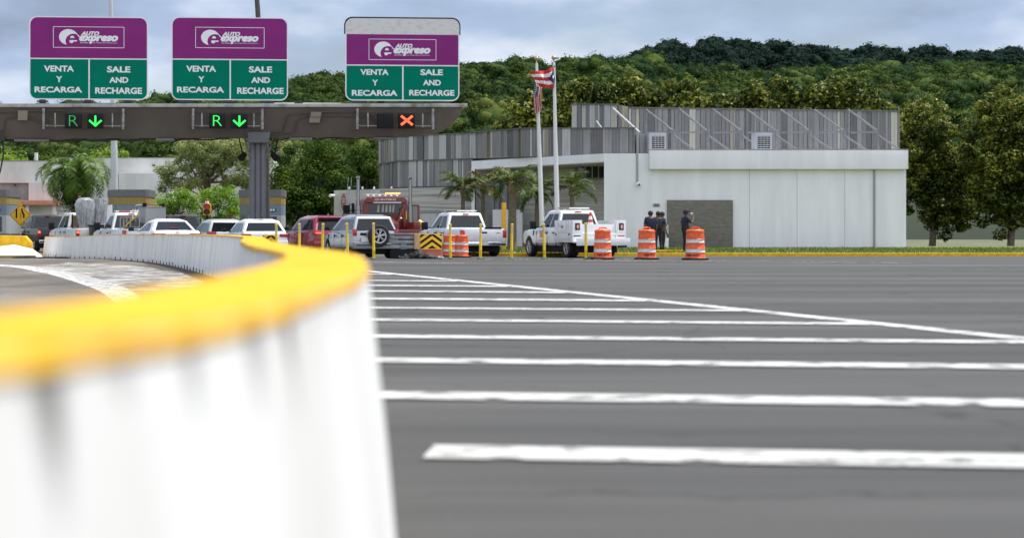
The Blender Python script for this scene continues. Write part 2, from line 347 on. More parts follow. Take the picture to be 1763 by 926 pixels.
# ------------------------------------------------------------------ ground, roads, markings
def sheet(name, xs, ys, zoff, material, kind='structure', zf=gz, label=None):
    V = []; F = []; nx = len(xs)
    for y in ys:
        for x in xs: V.append((x, y, zf(y) + zoff))
    for j in range(len(ys) - 1):
        for i in range(nx - 1): a = j * nx + i; F.append((a, a + 1, a + nx + 1, a + nx))
    mb = MB(); mb.add(V, F); o = mb.build(name, material, fix=False, smooth=True); tag(o, label, None, None, kind); return o
soil = mat('dry_soil', (.16, .15, .10), .95, col2=(.07, .10, .03), nscale=.3, bump=.3, bscale=5)
asp = mat('asphalt', (.10, .10, .102), .9)
def asphalt(name, col, col2, bandscale, rot):
    m = bpy.data.materials.new(name); m.use_nodes = True; nt = m.node_tree; N = nt.nodes.new; L = nt.links.new
    b = nt.nodes['Principled BSDF']; b.inputs['Roughness'].default_value = .85
    tc = N('ShaderNodeTexCoord'); mp = N('ShaderNodeMapping'); mp.inputs['Rotation'].default_value = (0, 0, rot)
    mp.inputs['Scale'].default_value = bandscale; L(tc.outputs['Object'], mp.inputs[0])
    n = N('ShaderNodeTexNoise'); n.inputs['Scale'].default_value = 1; n.inputs['Detail'].default_value = 5; L(mp.outputs[0], n.inputs[0])
    g = N('ShaderNodeTexNoise'); g.inputs['Scale'].default_value = 55; g.inputs['Detail'].default_value = 3; L(tc.outputs['Object'], g.inputs[0])
    r = N('ShaderNodeValToRGB'); r.color_ramp.elements[0].position = .35; r.color_ramp.elements[1].position = .68
    r.color_ramp.elements[0].color = (*col, 1); r.color_ramp.elements[1].color = (*col2, 1)
    mx = N('ShaderNodeMath'); mx.operation = 'MULTIPLY_ADD'; mx.inputs[1].default_value = .5; L(g.outputs[0], mx.inputs[0])
    s2 = N('ShaderNodeMath'); s2.operation = 'MULTIPLY'; s2.inputs[1].default_value = .52; L(n.outputs[0], s2.inputs[0]); L(s2.outputs[0], mx.inputs[2])
    L(mx.outputs[0], r.inputs[0])
    # cracks, oil spots and broad worn patches
    wob = N('ShaderNodeTexNoise'); wob.inputs['Scale'].default_value = 1.2; wob.inputs['Detail'].default_value = 4; L(tc.outputs['Object'], wob.inputs[0])
    wa = N('ShaderNodeVectorMath'); wa.operation = 'MULTIPLY_ADD'; wa.inputs[1].default_value = (1.1, 1.1, 0); L(wob.outputs['Color'], wa.inputs[0]); L(tc.outputs['Object'], wa.inputs[2])
    vo = N('ShaderNodeTexVoronoi'); vo.feature = 'DISTANCE_TO_EDGE'; vo.inputs['Scale'].default_value = .22; L(wa.outputs[0], vo.inputs['Vector'])
    cr = N('ShaderNodeValToRGB'); cr.color_ramp.elements[0].position = .0; cr.color_ramp.elements[0].color = (.35, .35, .35, 1); cr.color_ramp.elements[1].position = .006; L(vo.outputs['Distance'], cr.inputs[0])
    oi = N('ShaderNodeTexNoise'); oi.inputs['Scale'].default_value = 1.5; oi.inputs['Detail'].default_value = 3; L(tc.outputs['Object'], oi.inputs[0])
    orr = N('ShaderNodeValToRGB'); orr.color_ramp.elements[0].position = .68; orr.color_ramp.elements[0].color = (1, 1, 1, 1); orr.color_ramp.elements[1].position = .76; orr.color_ramp.elements[1].color = (.5, .5, .5, 1); L(oi.outputs[0], orr.inputs[0])
    pa = N('ShaderNodeTexNoise'); pa.inputs['Scale'].default_value = .12; pa.inputs['Detail'].default_value = 7; pa.inputs['Roughness'].default_value = .65; L(mp.outputs[0], pa.inputs[0]); pa.inputs['Scale'].default_value = .6
    par = N('ShaderNodeValToRGB'); par.color_ramp.elements[0].position = .38; par.color_ramp.elements[0].color = (.62, .62, .62, 1); par.color_ramp.elements[1].position = .62; par.color_ramp.elements[1].color = (1.25, 1.25, 1.25, 1); L(pa.outputs[0], par.inputs[0])
    prev = r
    for k in (cr, orr, par):
        ml = N('ShaderNodeMix'); ml.data_type = 'RGBA'; ml.blend_type = 'MULTIPLY'; ml.inputs[0].default_value = 1; L(prev.outputs[2 if prev.bl_idname == 'ShaderNodeMix' else 0], ml.inputs[6]); L(k.outputs[0], ml.inputs[7]); prev = ml
    L(prev.outputs[2], b.inputs['Base Color'])
    bp = N('ShaderNodeBump'); bp.inputs['Strength'].default_value = .35; bp.inputs['Distance'].default_value = .01
    L(g.outputs[0], bp.inputs['Height']); L(bp.outputs[0], b.inputs['Normal'])
    return m
asp_r = asphalt('asphalt_right_lane', (.036, .035, .034), (.094, .092, .088), (.06, .55, 1), R(6))
asp_l = asphalt('asphalt_left_lane', (.085, .073, .059), (.215, .188, .155), (.5, .22, 1), R(0))
ys = list(range(-30, 60, 6)) + list(range(60, 84, 1)) + [84, 100, 140, 200, 300, 600, 1200, 3000]
sheet('ground', [-1500, -300, -80, -20, 0, 20, 80, 300, 1500], ys, -.02, soil)
ysr = list(range(-20, 62, 4)) + list(range(62, 83, 1)) + [84]
sheet('road', [-60, -30, -10, 0, 10, 20, 40, 70], ysr, 0, asp_r)

def catmull(pts, n=8):
    out = []
    for i in range(len(pts) - 1):
        p0 = pts[max(i - 1, 0)]; p1 = pts[i]; p2 = pts[i + 1]; p3 = pts[min(i + 2, len(pts) - 1)]
        for k in range(n):
            t = k / n
            out.append(tuple(.5 * ((2 * b) + (c - a) * t + (2 * a - 5 * b + 4 * c - d) * t * t + (-a + 3 * b - 3 * c + d) * t ** 3) for a, b, c, d in zip(p0, p1, p2, p3)))
    out.append(tuple(pts[-1])); return out
# barrier centre line: (x, y)
BL = [(-2.6, -4), (-1.45, -1), (-.80, .6), (-.36, 1.8), (-.19, 3.1), (-.085, 5.5), (-.14, 8.3), (-.46, 12), (-.86, 18), (-1.22, 25), (-1.6, 31), (-2.76, 42), (-5.38, 58), (-7.55, 66), (-10.8, 76), (-12.5, 80.6)]
BP = catmull(BL, 8)
def bx_at(y):
    for a, b in zip(BP, BP[1:]):
        if a[1] <= y <= b[1]: return a[0] + (b[0] - a[0]) * (y - a[1]) / (b[1] - a[1])
    return BP[-1][0]
# left lane surface: everything left of the barrier, worn and browner
mb = MB(); yy = [-6, 0, 3, 6, 9, 12, 16, 20, 25, 30, 36, 42, 48, 54, 60, 63] + list(range(66, 81))
for a, b in zip(yy, yy[1:]):
    mb.add([(-45, a, gz(a) + .004), (bx_at(a), a, gz(a) + .004), (bx_at(b), b, gz(b) + .004), (-45, b, gz(b) + .004)], [(0, 1, 2, 3)])
tag(mb.build('left_lane', asp_l, fix=False), kind='structure')
# dirt strip along the foot of the barrier
mb = MB()
for a, b in zip(yy[6:], yy[7:]):
    wa = .55 if a > 56 else .9; wb = .55 if b > 56 else .9
    mb.add([(bx_at(a) - wa, a, gz(a) + .008), (bx_at(a), a, gz(a) + .008), (bx_at(b), b, gz(b) + .008), (bx_at(b) - wb, b, gz(b) + .008)], [(0, 1, 2, 3)])
tag(mb.build('gutter_dirt', mat('gutter_dirt', (.07, .06, .045), .95, var=.4, nscale=5, bump=.5), fix=False), kind='structure')

def paint(name, cover, scale, stretch=(1, 1, 1), col=(.72, .72, .70)):
    m = bpy.data.materials.new(name); m.use_nodes = True; nt = m.node_tree; N = nt.nodes.new; L = nt.links.new
    b = nt.nodes['Principled BSDF']; out = nt.nodes['Material Output']; b.inputs['Base Color'].default_value = (*col, 1); b.inputs['Roughness'].default_value = .75
    tc = N('ShaderNodeTexCoord'); mp = N('ShaderNodeMapping'); mp.inputs['Scale'].default_value = stretch; L(tc.outputs['Object'], mp.inputs[0])
    n = N('ShaderNodeTexNoise'); n.inputs['Scale'].default_value = scale; n.inputs['Detail'].default_value = 8; n.inputs['Roughness'].default_value = .7; L(mp.outputs[0], n.inputs[0])
    r = N('ShaderNodeValToRGB'); r.color_ramp.elements[0].position = 1 - cover - .05; r.color_ramp.elements[1].position = 1 - cover + .04; L(n.outputs[0], r.inputs[0])
    t = N('ShaderNodeBsdfTransparent'); ms = N('ShaderNodeMixShader'); L(r.outputs[0], ms.inputs[0]); L(t.outputs[0], ms.inputs[1]); L(b.outputs[0], ms.inputs[2]); L(ms.outputs[0], out.inputs[0])
    return m
pt_good = paint('road_paint', .555, 4.5, (.6, 1, 1), (.56, .56, .54)); pt_worn = paint('worn_road_paint', .54, 5.5, (1.4, .6, 1), (.60, .60, .58)); pt_poor = paint('very_worn_road_paint', .485, 2.4, (.5, .8, 1), (.5, .49, .46))
def G(px, py): Y = FPX / (py - HY) * CH; return (X_(px, Y), Y)
def strip(mb, pts, w, zo=.008):
    for (x0, y0), (x1, y1) in zip(pts, pts[1:]):
        d = Vector((x1 - x0, y1 - y0)).normalized(); n = Vector((-d.y, d.x)) * w / 2; k = max(1, int(math.hypot(x1 - x0, y1 - y0) / 3))
        for i in range(k):
            a = i / k; b = (i + 1) / k; A = (x0 + (x1 - x0) * a, y0 + (y1 - y0) * a); B = (x0 + (x1 - x0) * b, y0 + (y1 - y0) * b)
            mb.add([(A[0] + n.x, A[1] + n.y, gz(A[1]) + zo), (A[0] - n.x, A[1] - n.y, gz(A[1]) + zo), (B[0] - n.x, B[1] - n.y, gz(B[1]) + zo), (B[0] + n.x, B[1] + n.y, gz(B[1]) + zo)], [(0, 1, 2, 3)])
mb = MB()      # white edge line of the painted gore and its bars
p0 = G(560, 459.5); p1 = G(1000, 505); d = ((p1[0] - p0[0]) / (p0[1] - p1[1]))
strip(mb, [p0, (p1[0] + d * (p1[1] - 4), 4)], .32)
tag(mb.build('gore_edge_line', pt_good, fix=False), kind='structure')
mb = MB()
for Y in (44.0, 38.2, 34.6, 31.2, 27.6, 24.2, 20.8, 17.4, 14.0, 10.8, 7.8):
    xe = p1[0] + d * (p1[1] - Y); xs_ = bx_at(Y + .5) + .5
    strip(mb, [(xs_, Y + .9), (xe - .12, Y - .2)], .72 if Y > 26 else .5, .012)
tag(mb.build('gore_bars', pt_good, fix=False), kind='structure')
mb = MB(); strip(mb, [G(560, 449.6), G(800, 453.6)], .2); strip(mb, [G(1010, 449), G(1420, 453)], .13)
tag(mb.build('lane_line', pt_good, fix=False), kind='structure')
mb = MB()      # broken marks between the yellow posts
rr = random.Random(3)
for px in range(836, 1560, 17):
    if rr.random() < .62:
        a = G(px, 446.4 + rr.uniform(-.5, .6) + max(0, px - 1010) * .012); strip(mb, [a, (a[0] + rr.uniform(.12, .4), a[1] + .03)], rr.uniform(.12, .3))
tag(mb.build('broken_edge_marks', pt_good, fix=False), kind='structure')
mb = MB(); pts = catmull([G(-260, 449.5), G(0, 457), G(90, 468), G(170, 490), G(215, 512), G(290, 590)], 6)
for i, (a, b) in enumerate(zip(pts, pts[1:])): strip(mb, [a, b], .95 - .02 * i)
tag(mb.build('worn_edge_line', pt_worn, fix=False), kind='structure')
mb = MB()
pl = [(bx_at(y) - 1.0, y) for y in (34, 40, 46, 52, 58)]
q = [G(180, 499), G(110, 470), G(60, 461), G(120, 452), G(230, 458), G(310, 470), G(352, 486), G(330, 506)]
mb.add([(x, y, gz(y) + .012) for x, y in q], [tuple(range(len(q)))])
tag(mb.build('faded_gore_paint', pt_poor, fix=False), kind='structure')
mb = MB(); strip(mb, [G(-120, 442), G(95, 442.3)], .45); tag(mb.build('far_edge_line', pt_good, fix=False), kind='structure')
# pale concrete strip behind the posts
mb = MB(); mb.add([(2.6, 70.4, gz(70) + .006), (9.5, 70.4, gz(70) + .006), (9.9, 73.4, gz(73.4) + .006), (2.3, 73.6, gz(73.6) + .006)], [(0, 1, 2, 3)])
tag(mb.build('concrete_strip', mat('pale_gutter', (.36, .35, .32), .9, var=.2, nscale=3), fix=False), kind='structure')

# grass verge and yellow kerb in front of the right building
grass_m = mat('grass_ground', (.10, .15, .025), .95, col2=(.20, .17, .07), nscale=1.4, bump=.6, bscale=14)
mb = MB(); xs = [4.2, 10, 16, 22, 28, 40, 60]
for a, b, za, zb in ((83.9, 88, .01, .06), (88, 112, .06, .1)):
    for x0, x1 in zip(xs, xs[1:]): mb.add([(x0, a, za), (x1, a, za), (x1, b, zb), (x0, b, zb)], [(0, 1, 2, 3)])
tag(mb.build('grass_verge', grass_m, fix=False, smooth=True), kind='structure')
mb = MB(); mb.bx(4.1, 60, 83.7, 83.9, -.2, .035)
tag(mb.build('yellow_kerb', yel, bevel=.02), kind='structure')
mb = MB(); mb.bx(13.5, 14.9, 86.2, 86.36, -.1, .14)
tag(mb.build('inner_yellow_kerb', yel, bevel=.02), kind='structure')
rng = np.random.default_rng(4); n = 26000
x = rng.uniform(4.4, 45, n); y = 84.0 + rng.random(n) ** 1.2 * 18; z = np.interp(y, [84, 88, 112], [.01, .06, .1])
h = rng.uniform(.04, .13, n); a = rng.uniform(0, math.pi, n); w = .016
dx = np.cos(a) * w; dy = np.sin(a) * w; lx = rng.normal(0, .035, n); ly = rng.normal(0, .035, n)
V = np.stack([np.stack([x - dx, y - dy, z], 1), np.stack([x + dx, y + dy, z], 1), np.stack([x + lx, y + ly, z + h], 1)], 1).reshape(-1, 3)
o = obj('grass', np_mesh('grass', V, np.arange(n * 3).reshape(n, 3), leafmat('grass_blade', (.05, .10, .01), (.10, .17, .02), (.22, .24, .06))))
tag(o, 'short green grass of the verge in front of the white building', 'grass', kind='stuff')

# ------------------------------------------------------------------ hills and forest
def ridge(px):
    return float(np.interp(px, [-400, 0, 150, 240, 290, 420, 500, 530, 565, 600, 700, 790, 850, 880, 920, 975, 1060, 1180, 1300, 1500, 1800, 2100],
                           [222, 212, 208, 192, 184, 180, 160, 153, 143, 155, 150, 134, 122, 120, 127, 114, 120, 134, 140, 134, 126, 124]))
def ridge_far(px): return float(np.interp(px, [900, 1060, 1100, 1150, 1210, 1300, 1450, 1600, 1800, 2200], [150, 118, 100, 88, 82, 86, 94, 100, 106, 112]))
hill_m = mat('hill_soil', (.014, .024, .010), .95, var=.3, nscale=.05)
def hill(name, prof, pxs, ds, base_py, material):
    mb = MB(); V = []; F = []
    for j, d in enumerate(ds):
        t = j / (len(ds) - 2)
        for px in pxs:
            tt = min(t, 1); py = base_py + (prof(px) + 4 - base_py) * (math.sin(tt * math.pi / 2) ** .9)
            z = Z_(py, d) if t <= 1 else Z_(prof(px) + 30, d) * .6
            V.append((X_(px, d), d, z - 2.5 if d > ds[0] else -3))
    n = len(pxs)
    for j in range(len(ds) - 1):
        for i in range(n - 1): a = j * n + i; F.append((a, a + 1, a + n + 1, a + n))
    mb.add(V, F); return tag(mb.build(name, material, fix=False, smooth=True), kind='structure')
pxs = list(range(-700, 2500, 40))
hill('hill', ridge, pxs, [230, 260, 290, 320, 350, 380, 410, 440, 470, 500, 620], 350, hill_m)
hill('far_hill', ridge_far, list(range(700, 2700, 50)), [700, 740, 780, 820, 860, 900, 1050], 260, hill_m)
def forest(name, label, prof, n, d0, d1, px0, px1, base, rmin, rmax, per, leaf, lm, seed, pymax=300):
    rng = np.random.default_rng(seed); cs, rs = [], []
    while len(cs) < n:
        px = rng.uniform(px0, px1); t = rng.random() ** .8; d = d0 + (d1 - d0) * t
        py = base + (prof(px) + 4 - base) * (math.sin(t * math.pi / 2) ** .9)
        if py > pymax: continue
        r = rng.uniform(rmin, rmax) * (1.22 if rng.random() < .15 else 1); s = 1 / S_(d)
        cs.append((X_(px, d), d + rng.uniform(-4, 4), Z_(py, d) + r * rng.uniform(-.2, .45))); rs.append((r * rng.uniform(.9, 1.25), r, r * rng.uniform(.65, .95)))
    cs = np.array(cs); rs = np.array(rs)
    # each crown is a lumpy solid that breaks into lobes, all of it covered in leaf-sized faces
    k = 8; dd = rng.normal(size=(len(cs) * k, 3)); dd[:, 2] = np.abs(dd[:, 2]) * .9 + .1; dd[:, 1] -= .5; dd /= np.linalg.norm(dd, axis=1)[:, None]
    lc = np.repeat(cs, k, 0) + dd * np.repeat(rs, k, 0) * .66; lr = np.repeat(rs, k, 0) * rng.uniform(.30, .46, len(lc))[:, None]
    V, F = leaf_quads(rng, lc, lr, per, leaf, .45, .8, .8, .38, (.9, 1.12))
    ico = bmesh.new(); bmesh.ops.create_icosphere(ico, subdivisions=2, radius=1); iv = np.array([v.co[:] for v in ico.verts]); fi = np.array([[v.index for v in f.verts] for f in ico.faces]); ico.free()
    CV = (cs[:, None, :] + iv[None] * rs[:, None, :] * .74 * rng.uniform(.8, 1.12, (len(cs), len(iv), 1))).reshape(-1, 3); CF = (np.arange(len(cs))[:, None, None] * len(iv) + fi[None]).reshape(-1, 3)
    ico = bmesh.new(); bmesh.ops.create_icosphere(ico, subdivisions=1, radius=1); iw = np.array([v.co[:] for v in ico.verts]); fj = np.array([[v.index for v in f.verts] for f in ico.faces]); ico.free()
    LV = (lc[:, None, :] + iw[None] * lr[:, None, :] * rng.uniform(.58, .84, (len(lc), len(iw), 1))).reshape(-1, 3); LF = (np.arange(len(lc))[:, None, None] * len(iw) + fj[None]).reshape(-1, 3)
    T_ = np.concatenate([CF + len(V), LF + len(V) + len(CV)])
    V2 = np.concatenate([V, CV, LV]); me = bpy.data.meshes.new(name)
    nq = len(F); nt_ = len(T_)
    me.vertices.add(len(V2)); me.vertices.foreach_set('co', V2.astype(np.float32).ravel())
    me.loops.add(nq * 4 + nt_ * 3); me.loops.foreach_set('vertex_index', np.concatenate([F.ravel(), T_.ravel()]).astype(np.int32))
    me.polygons.add(nq + nt_); me.polygons.foreach_set('loop_start', np.concatenate([np.arange(nq) * 4, nq * 4 + np.arange(nt_) * 3]).astype(np.int32))
    me.update(calc_edges=True); me.materials.append(lm)
    return tag(obj(name, me), label, 'forest', kind='stuff')
lm_hill = leafmat('hill_leaves', (.010, .028, .012), (.036, .068, .016), (.125, .155, .035), .15, .8, .3, .11, .05)
lm_far = leafmat('cloud_shaded_leaves', (.006, .016, .012), (.011, .026, .018), (.022, .042, .026), .05, .8, .15, .06, .05)  # cloud shadow over the far hill is put into this darker leaf colour
forest('hillside_forest', 'dense green forest covering the near hillside', ridge, 1850, 232, 502, -420, 2150, 350, 2.4, 4.7, 66, .47, lm_hill, 11)
forest('far_forest', 'dark forest on the distant hill at the right', ridge_far, 900, 702, 902, 1000, 2150, 260, 3.5, 6.5, 34, 1.0, lm_far, 12, 230)

# ------------------------------------------------------------------ trees
lm_dark = leafmat('dark_leaves', (.014, .038, .005), (.048, .095, .012), (.18, .25, .03), .4, .6, .4, .45, .12)
lm_pale = leafmat('pale_leaves', (.10, .14, .04), (.24, .29, .10), (.47, .50, .21), .45, .5, .5, .5, .15)
lm_bright = leafmat('bright_leaves', (.07, .16, .01), (.20, .36, .02), (.38, .52, .05), .5)
lm_almond = leafmat('almond_leaves', (.014, .030, .004), (.065, .10, .010), (.33, .34, .05), .4, .5, .75, .4, .25)
lm_yel = leafmat('yellow_green_leaves', (.12, .22, .02), (.26, .38, .03), (.42, .50, .07), .45)
def TR(name, label, px0, px1, pyt, pyb, Y, lm, clump, per, leaf, nclump, seed, blobs=None, cat='tree', group=None, z0=-.1, trunk_r=.18, **k):
    s = S_(Y); w = (px1 - px0) / s / 2; zt = Z_(pyt, Y); zb = max(Z_(pyb, Y), .2); x = X_((px0 + px1) / 2, Y)
    zc = (zt + zb) / 2 - z0; rz = (zt - zb) / 2
    crown = blobs or [(0, 0, zc, w, w * .9, rz)]
    if blobs: crown = [(a * w, b * w, zc + c * rz, ra * w, ra * w * .9, rc * rz) for a, b, c, ra, rc in blobs]
    return tree(name, label, cat, x, Y, z0, crown, clump, per, leaf, lm, bark, nclump, seed, group, trunk_r, **k)
TR('broadleaf_tree', 'big dark green tree just right of the grey gantry column', 458, 602, 236, 402, 122, lm_dark, .62, 190, .17, 150, 21, [(-.35, 0, .0, .62, .85), (.35, 0, .15, .62, .8), (0, -.2, -.45, 1.0, .55)])
TR('broadleaf_tree', 'narrower dark green tree between the big tree and the striped facade', 572, 672, 246, 402, 128, lm_dark, .5, 170, .16, 110, 22, [(0, 0, .1, .8, .9), (-.1, 0, -.5, 1.0, .5)])
TR('broadleaf_tree', 'grey green airy tree with pale leaves left of the gantry column', 262, 452, 226, 352, 118, lm_pale, .42, 130, .13, 185, 23, [(.15, 0, .45, .72, .5), (-.35, 0, -.2, .6, .42), (.45, 0, -.15, .55, .5), (-.72, 0, -.45, .25, .22)], shell=.3, limbs=22)
TR('broadleaf_tree', 'pale yellowish tree crown behind the top of the gantry column', 430, 530, 232, 350, 132, lm_pale, .45, 80, .14, 55, 24, shell=.35)
TR('shrub', 'bright lime green bush below the pale airy tree', 268, 345, 324, 396, 106, lm_bright, .33, 100, .12, 62, 25, None, 'bush', trunk_r=.06)
TR('shrub', 'bright lime green bush beside the signal and the rusty post', 332, 420, 318, 396, 108, lm_bright, .33, 100, .12, 72, 26, None, 'bush', trunk_r=.06)
TR('shrub', 'yellow green treetop left of the thin utility pole above the grey building', -40, 54, 254, 330, 165, lm_yel, .75, 90, .24, 50, 27, None, 'tree', 'treetops above the left building')
TR('shrub', 'yellow green treetop right of the palm above the grey building', 146, 205, 252, 330, 170, lm_yel, .7, 90, .24, 34, 28, None, 'tree', 'treetops above the left building')
TR('shrub', 'low yellow green treetop behind the grey lighting pole', 196, 250, 262, 330, 168, lm_yel, .6, 90, .24, 30, 29, None, 'tree', 'treetops above the left building')
TR('shrub', 'dim green tree behind the thin utility pole', 40, 120, 262, 335, 176, lm_dark, .7, 90, .24, 30, 30, None, 'tree', 'treetops above the left building')
ga = 'large leaved trees behind the striped building'
TR('almond_tree', 'glossy large leaved tree left of the flagpoles behind the striped facade', 850, 945, 150, 300, 127, lm_almond, .58, 80, .30, 85, 31, [(-.1, 0, -.2, .8, .75), (.3, 0, .25, .6, .7)], group=ga)
TR('almond_tree', 'glossy large leaved tree directly behind the two flagpoles', 915, 1050, 128, 300, 130, lm_almond, .62, 80, .31, 120, 32, [(-.3, 0, -.1, .7, .75), (.3, 0, .2, .72, .78)], group=ga)
TR('almond_tree', 'tall glossy tree behind the upper striped screen', 1025, 1165, 122, 300, 131, lm_almond, .62, 80, .31, 125, 33, [(-.3, 0, .1, .7, .85), (.35, 0, 0, .72, .8)], group=ga)
TR('almond_tree', 'glossy tree behind the braced striped screen at the right', 1130, 1275, 124, 300, 129, lm_almond, .62, 80, .31, 125, 34, [(-.3, 0, .1, .72, .85), (.35, 0, -.1, .72, .8)], group=ga)
TR('almond_tree', 'glossy tree behind the far right stretch of the building', 1250, 1400, 134, 300, 128, lm_almond, .62, 80, .31, 115, 35, None, group=ga)
TR('almond_tree', 'glossy tree behind the corner where the white building ends', 1380, 1540, 128, 300, 127, lm_almond, .62, 80, .31, 130, 36, None, group=ga)
TR('almond_tree', 'full glossy tree beyond the right end of the building', 1520, 1690, 150, 434, 122, lm_almond, .5, 130, .22, 300, 37, [(-.2, 0, .1, .75, .85), (.3, 0, -.3, .7, .65)], group=ga, z0=.05)
TR('almond_tree', 'full glossy tree at the right edge of the view', 1650, 1830, 130, 434, 118, lm_almond, .5, 130, .22, 300, 38, [(-.2, 0, 0, .75, .9), (.3, 0, -.1, .75, .8)], group=ga, z0=.05)

# palms
def frond(V, F, base, az, el, length, droop, leaf, rnd, nl=30):
    pts = []; p = Vector(base); e = el
    for i in range(15):
        pts.append(p.copy()); e -= droop / 14 * (1 + i * .06)
        p = p + Vector((math.cos(az) * math.cos(e), math.sin(az) * math.cos(e), math.sin(e))) * (length / 14)
    side0 = Vector((-math.sin(az), math.cos(az), 0))
    for i in range(nl):
        t = .12 + .88 * i / nl; k = min(13, int(t * 14)); f = t * 14 - k; q = pts[k].lerp(pts[k + 1], f) if k < 14 else pts[14]
        dr = (pts[min(k + 1, 14)] - pts[k]).normalized(); L_ = leaf * math.sin(math.pi * min(1, t * .86 + .14)) ** .7 * rnd.uniform(.8, 1.1) + .05
        for sg in (-1, 1):
            d = (side0 * sg * .8 + dr * .7 + Vector((0, 0, rnd.uniform(-.2, .35)))).normalized()
            m = q + d * L_ * .55; tip = q + d * L_ + Vector((0, 0, -L_ * rnd.uniform(.08, .35))); wv = dr * (.018 + L_ * .028)
            o = len(V); V += [q - wv, q + wv, m + wv, m - wv, tip]; F += [(o, o + 1, o + 2, o + 3), (o + 3, o + 2, o + 4, o + 4)]
    return pts
def palm(name, label, px, Y, z0, zc, length, n, leaf, tr, lm, seed, group=None, elr=(-.35, 1.2), droop=1.5, lean=0):
    rnd = random.Random(seed); t = thing(name, label, 'palm tree', (X_(px, Y), Y, z0), 0, group)
    V, F = [], []; mb = MB(); h = zc - z0; top = Vector((lean, 0, h))
    for i in range(n):
        az = i * 2.39996 + rnd.uniform(-.25, .25); el = elr[0] + (elr[1] - elr[0]) * ((i + .5) / n) ** .8
        pts = frond(V, F, top + Vector((0, 0, rnd.uniform(-.08, .1))), az, el + rnd.uniform(-.12, .12), length * rnd.uniform(.8, 1.1), droop * rnd.uniform(.8, 1.2), leaf, rnd)
        mb.tube(pts, [.022 - .0012 * j for j in range(15)], 4, 1)
    V = [tuple(v) for v in V]; F = [tuple(dict.fromkeys(f)) for f in F]
    mb.add(V, F, 0)
    mb.build('crown', [lm, mat('palm_rib', (.20, .17, .05), .7)], t, fix=False)
    m2 = MB(); m2.tube([(0, 0, -.1), (lean * .3, 0, h * .35), (lean * .7, 0, h * .7), (lean, 0, h * .98)], [tr * 1.35, tr * 1.1, tr, tr * .8], 12)
    m2.build('trunk', palm_bark, t, smooth=True)
    m3 = MB(); m3.lathe([(tr * .8, 0), (tr * 1.5, .12), (tr * 1.3, .4), (tr * .5, .6)], 12, (lean, 0, h * .98 - .35)); m3.build('crownshaft', mat('palm_sheath', (.20, .16, .07), .7, var=.3, nscale=9), t, smooth=True)
    return t
lm_palm = leafmat('palm_leaves', (.03, .07, .006), (.08, .17, .015), (.26, .36, .08), .35, .4, .5, .5, .25)
lm_palm2 = leafmat('small_palm_leaves', (.014, .038, .008), (.05, .095, .02), (.20, .24, .07), .3, .45, .6, .6, .15)
lm_palm3 = leafmat('browning_palm_leaves', (.03, .045, .012), (.11, .10, .03), (.30, .19, .05), .25)
palm('palm_tree', 'large drooping palm in front of the grey building at the left', 128, 112, -.1, 4.35, 3.1, 46, .66, .19, lm_palm, 41, None, (-.7, 1.35), 1.9)
gp = 'young palms in front of the white framed recess'
palm('palm_tree', 'leftmost young palm, its fronds arching over the white crew pickup', 797, 97, 0, 3.15, 1.75, 15, .42, .10, lm_palm2, 42, gp, (.05, 1.3), 1.15)
palm('palm_tree', 'young palm with browning fronds beside the slim white column', 832, 99, 0, 3.25, 1.75, 14, .42, .10, lm_palm3, 43, gp, (.05, 1.3), 1.15)
palm('palm_tree', 'young palm with the thickest trunk, right of the tall orange post', 882, 94, 0, 3.2, 1.7, 15, .42, .19, lm_palm2, 44, gp, (.0, 1.3), 1.15)
palm('palm_tree', 'young palm directly left of the first flagpole', 925, 98, 0, 3.0, 1.6, 15, .42, .12, lm_palm2, 45, gp, (-.3, 1.4), 1.2)
palm('palm_tree', 'rightmost young palm, right of the second flagpole', 985, 97, 0, 3.1, 1.55, 13, .42, .12, lm_palm2, 46, gp, (.05, 1.3), 1.15)
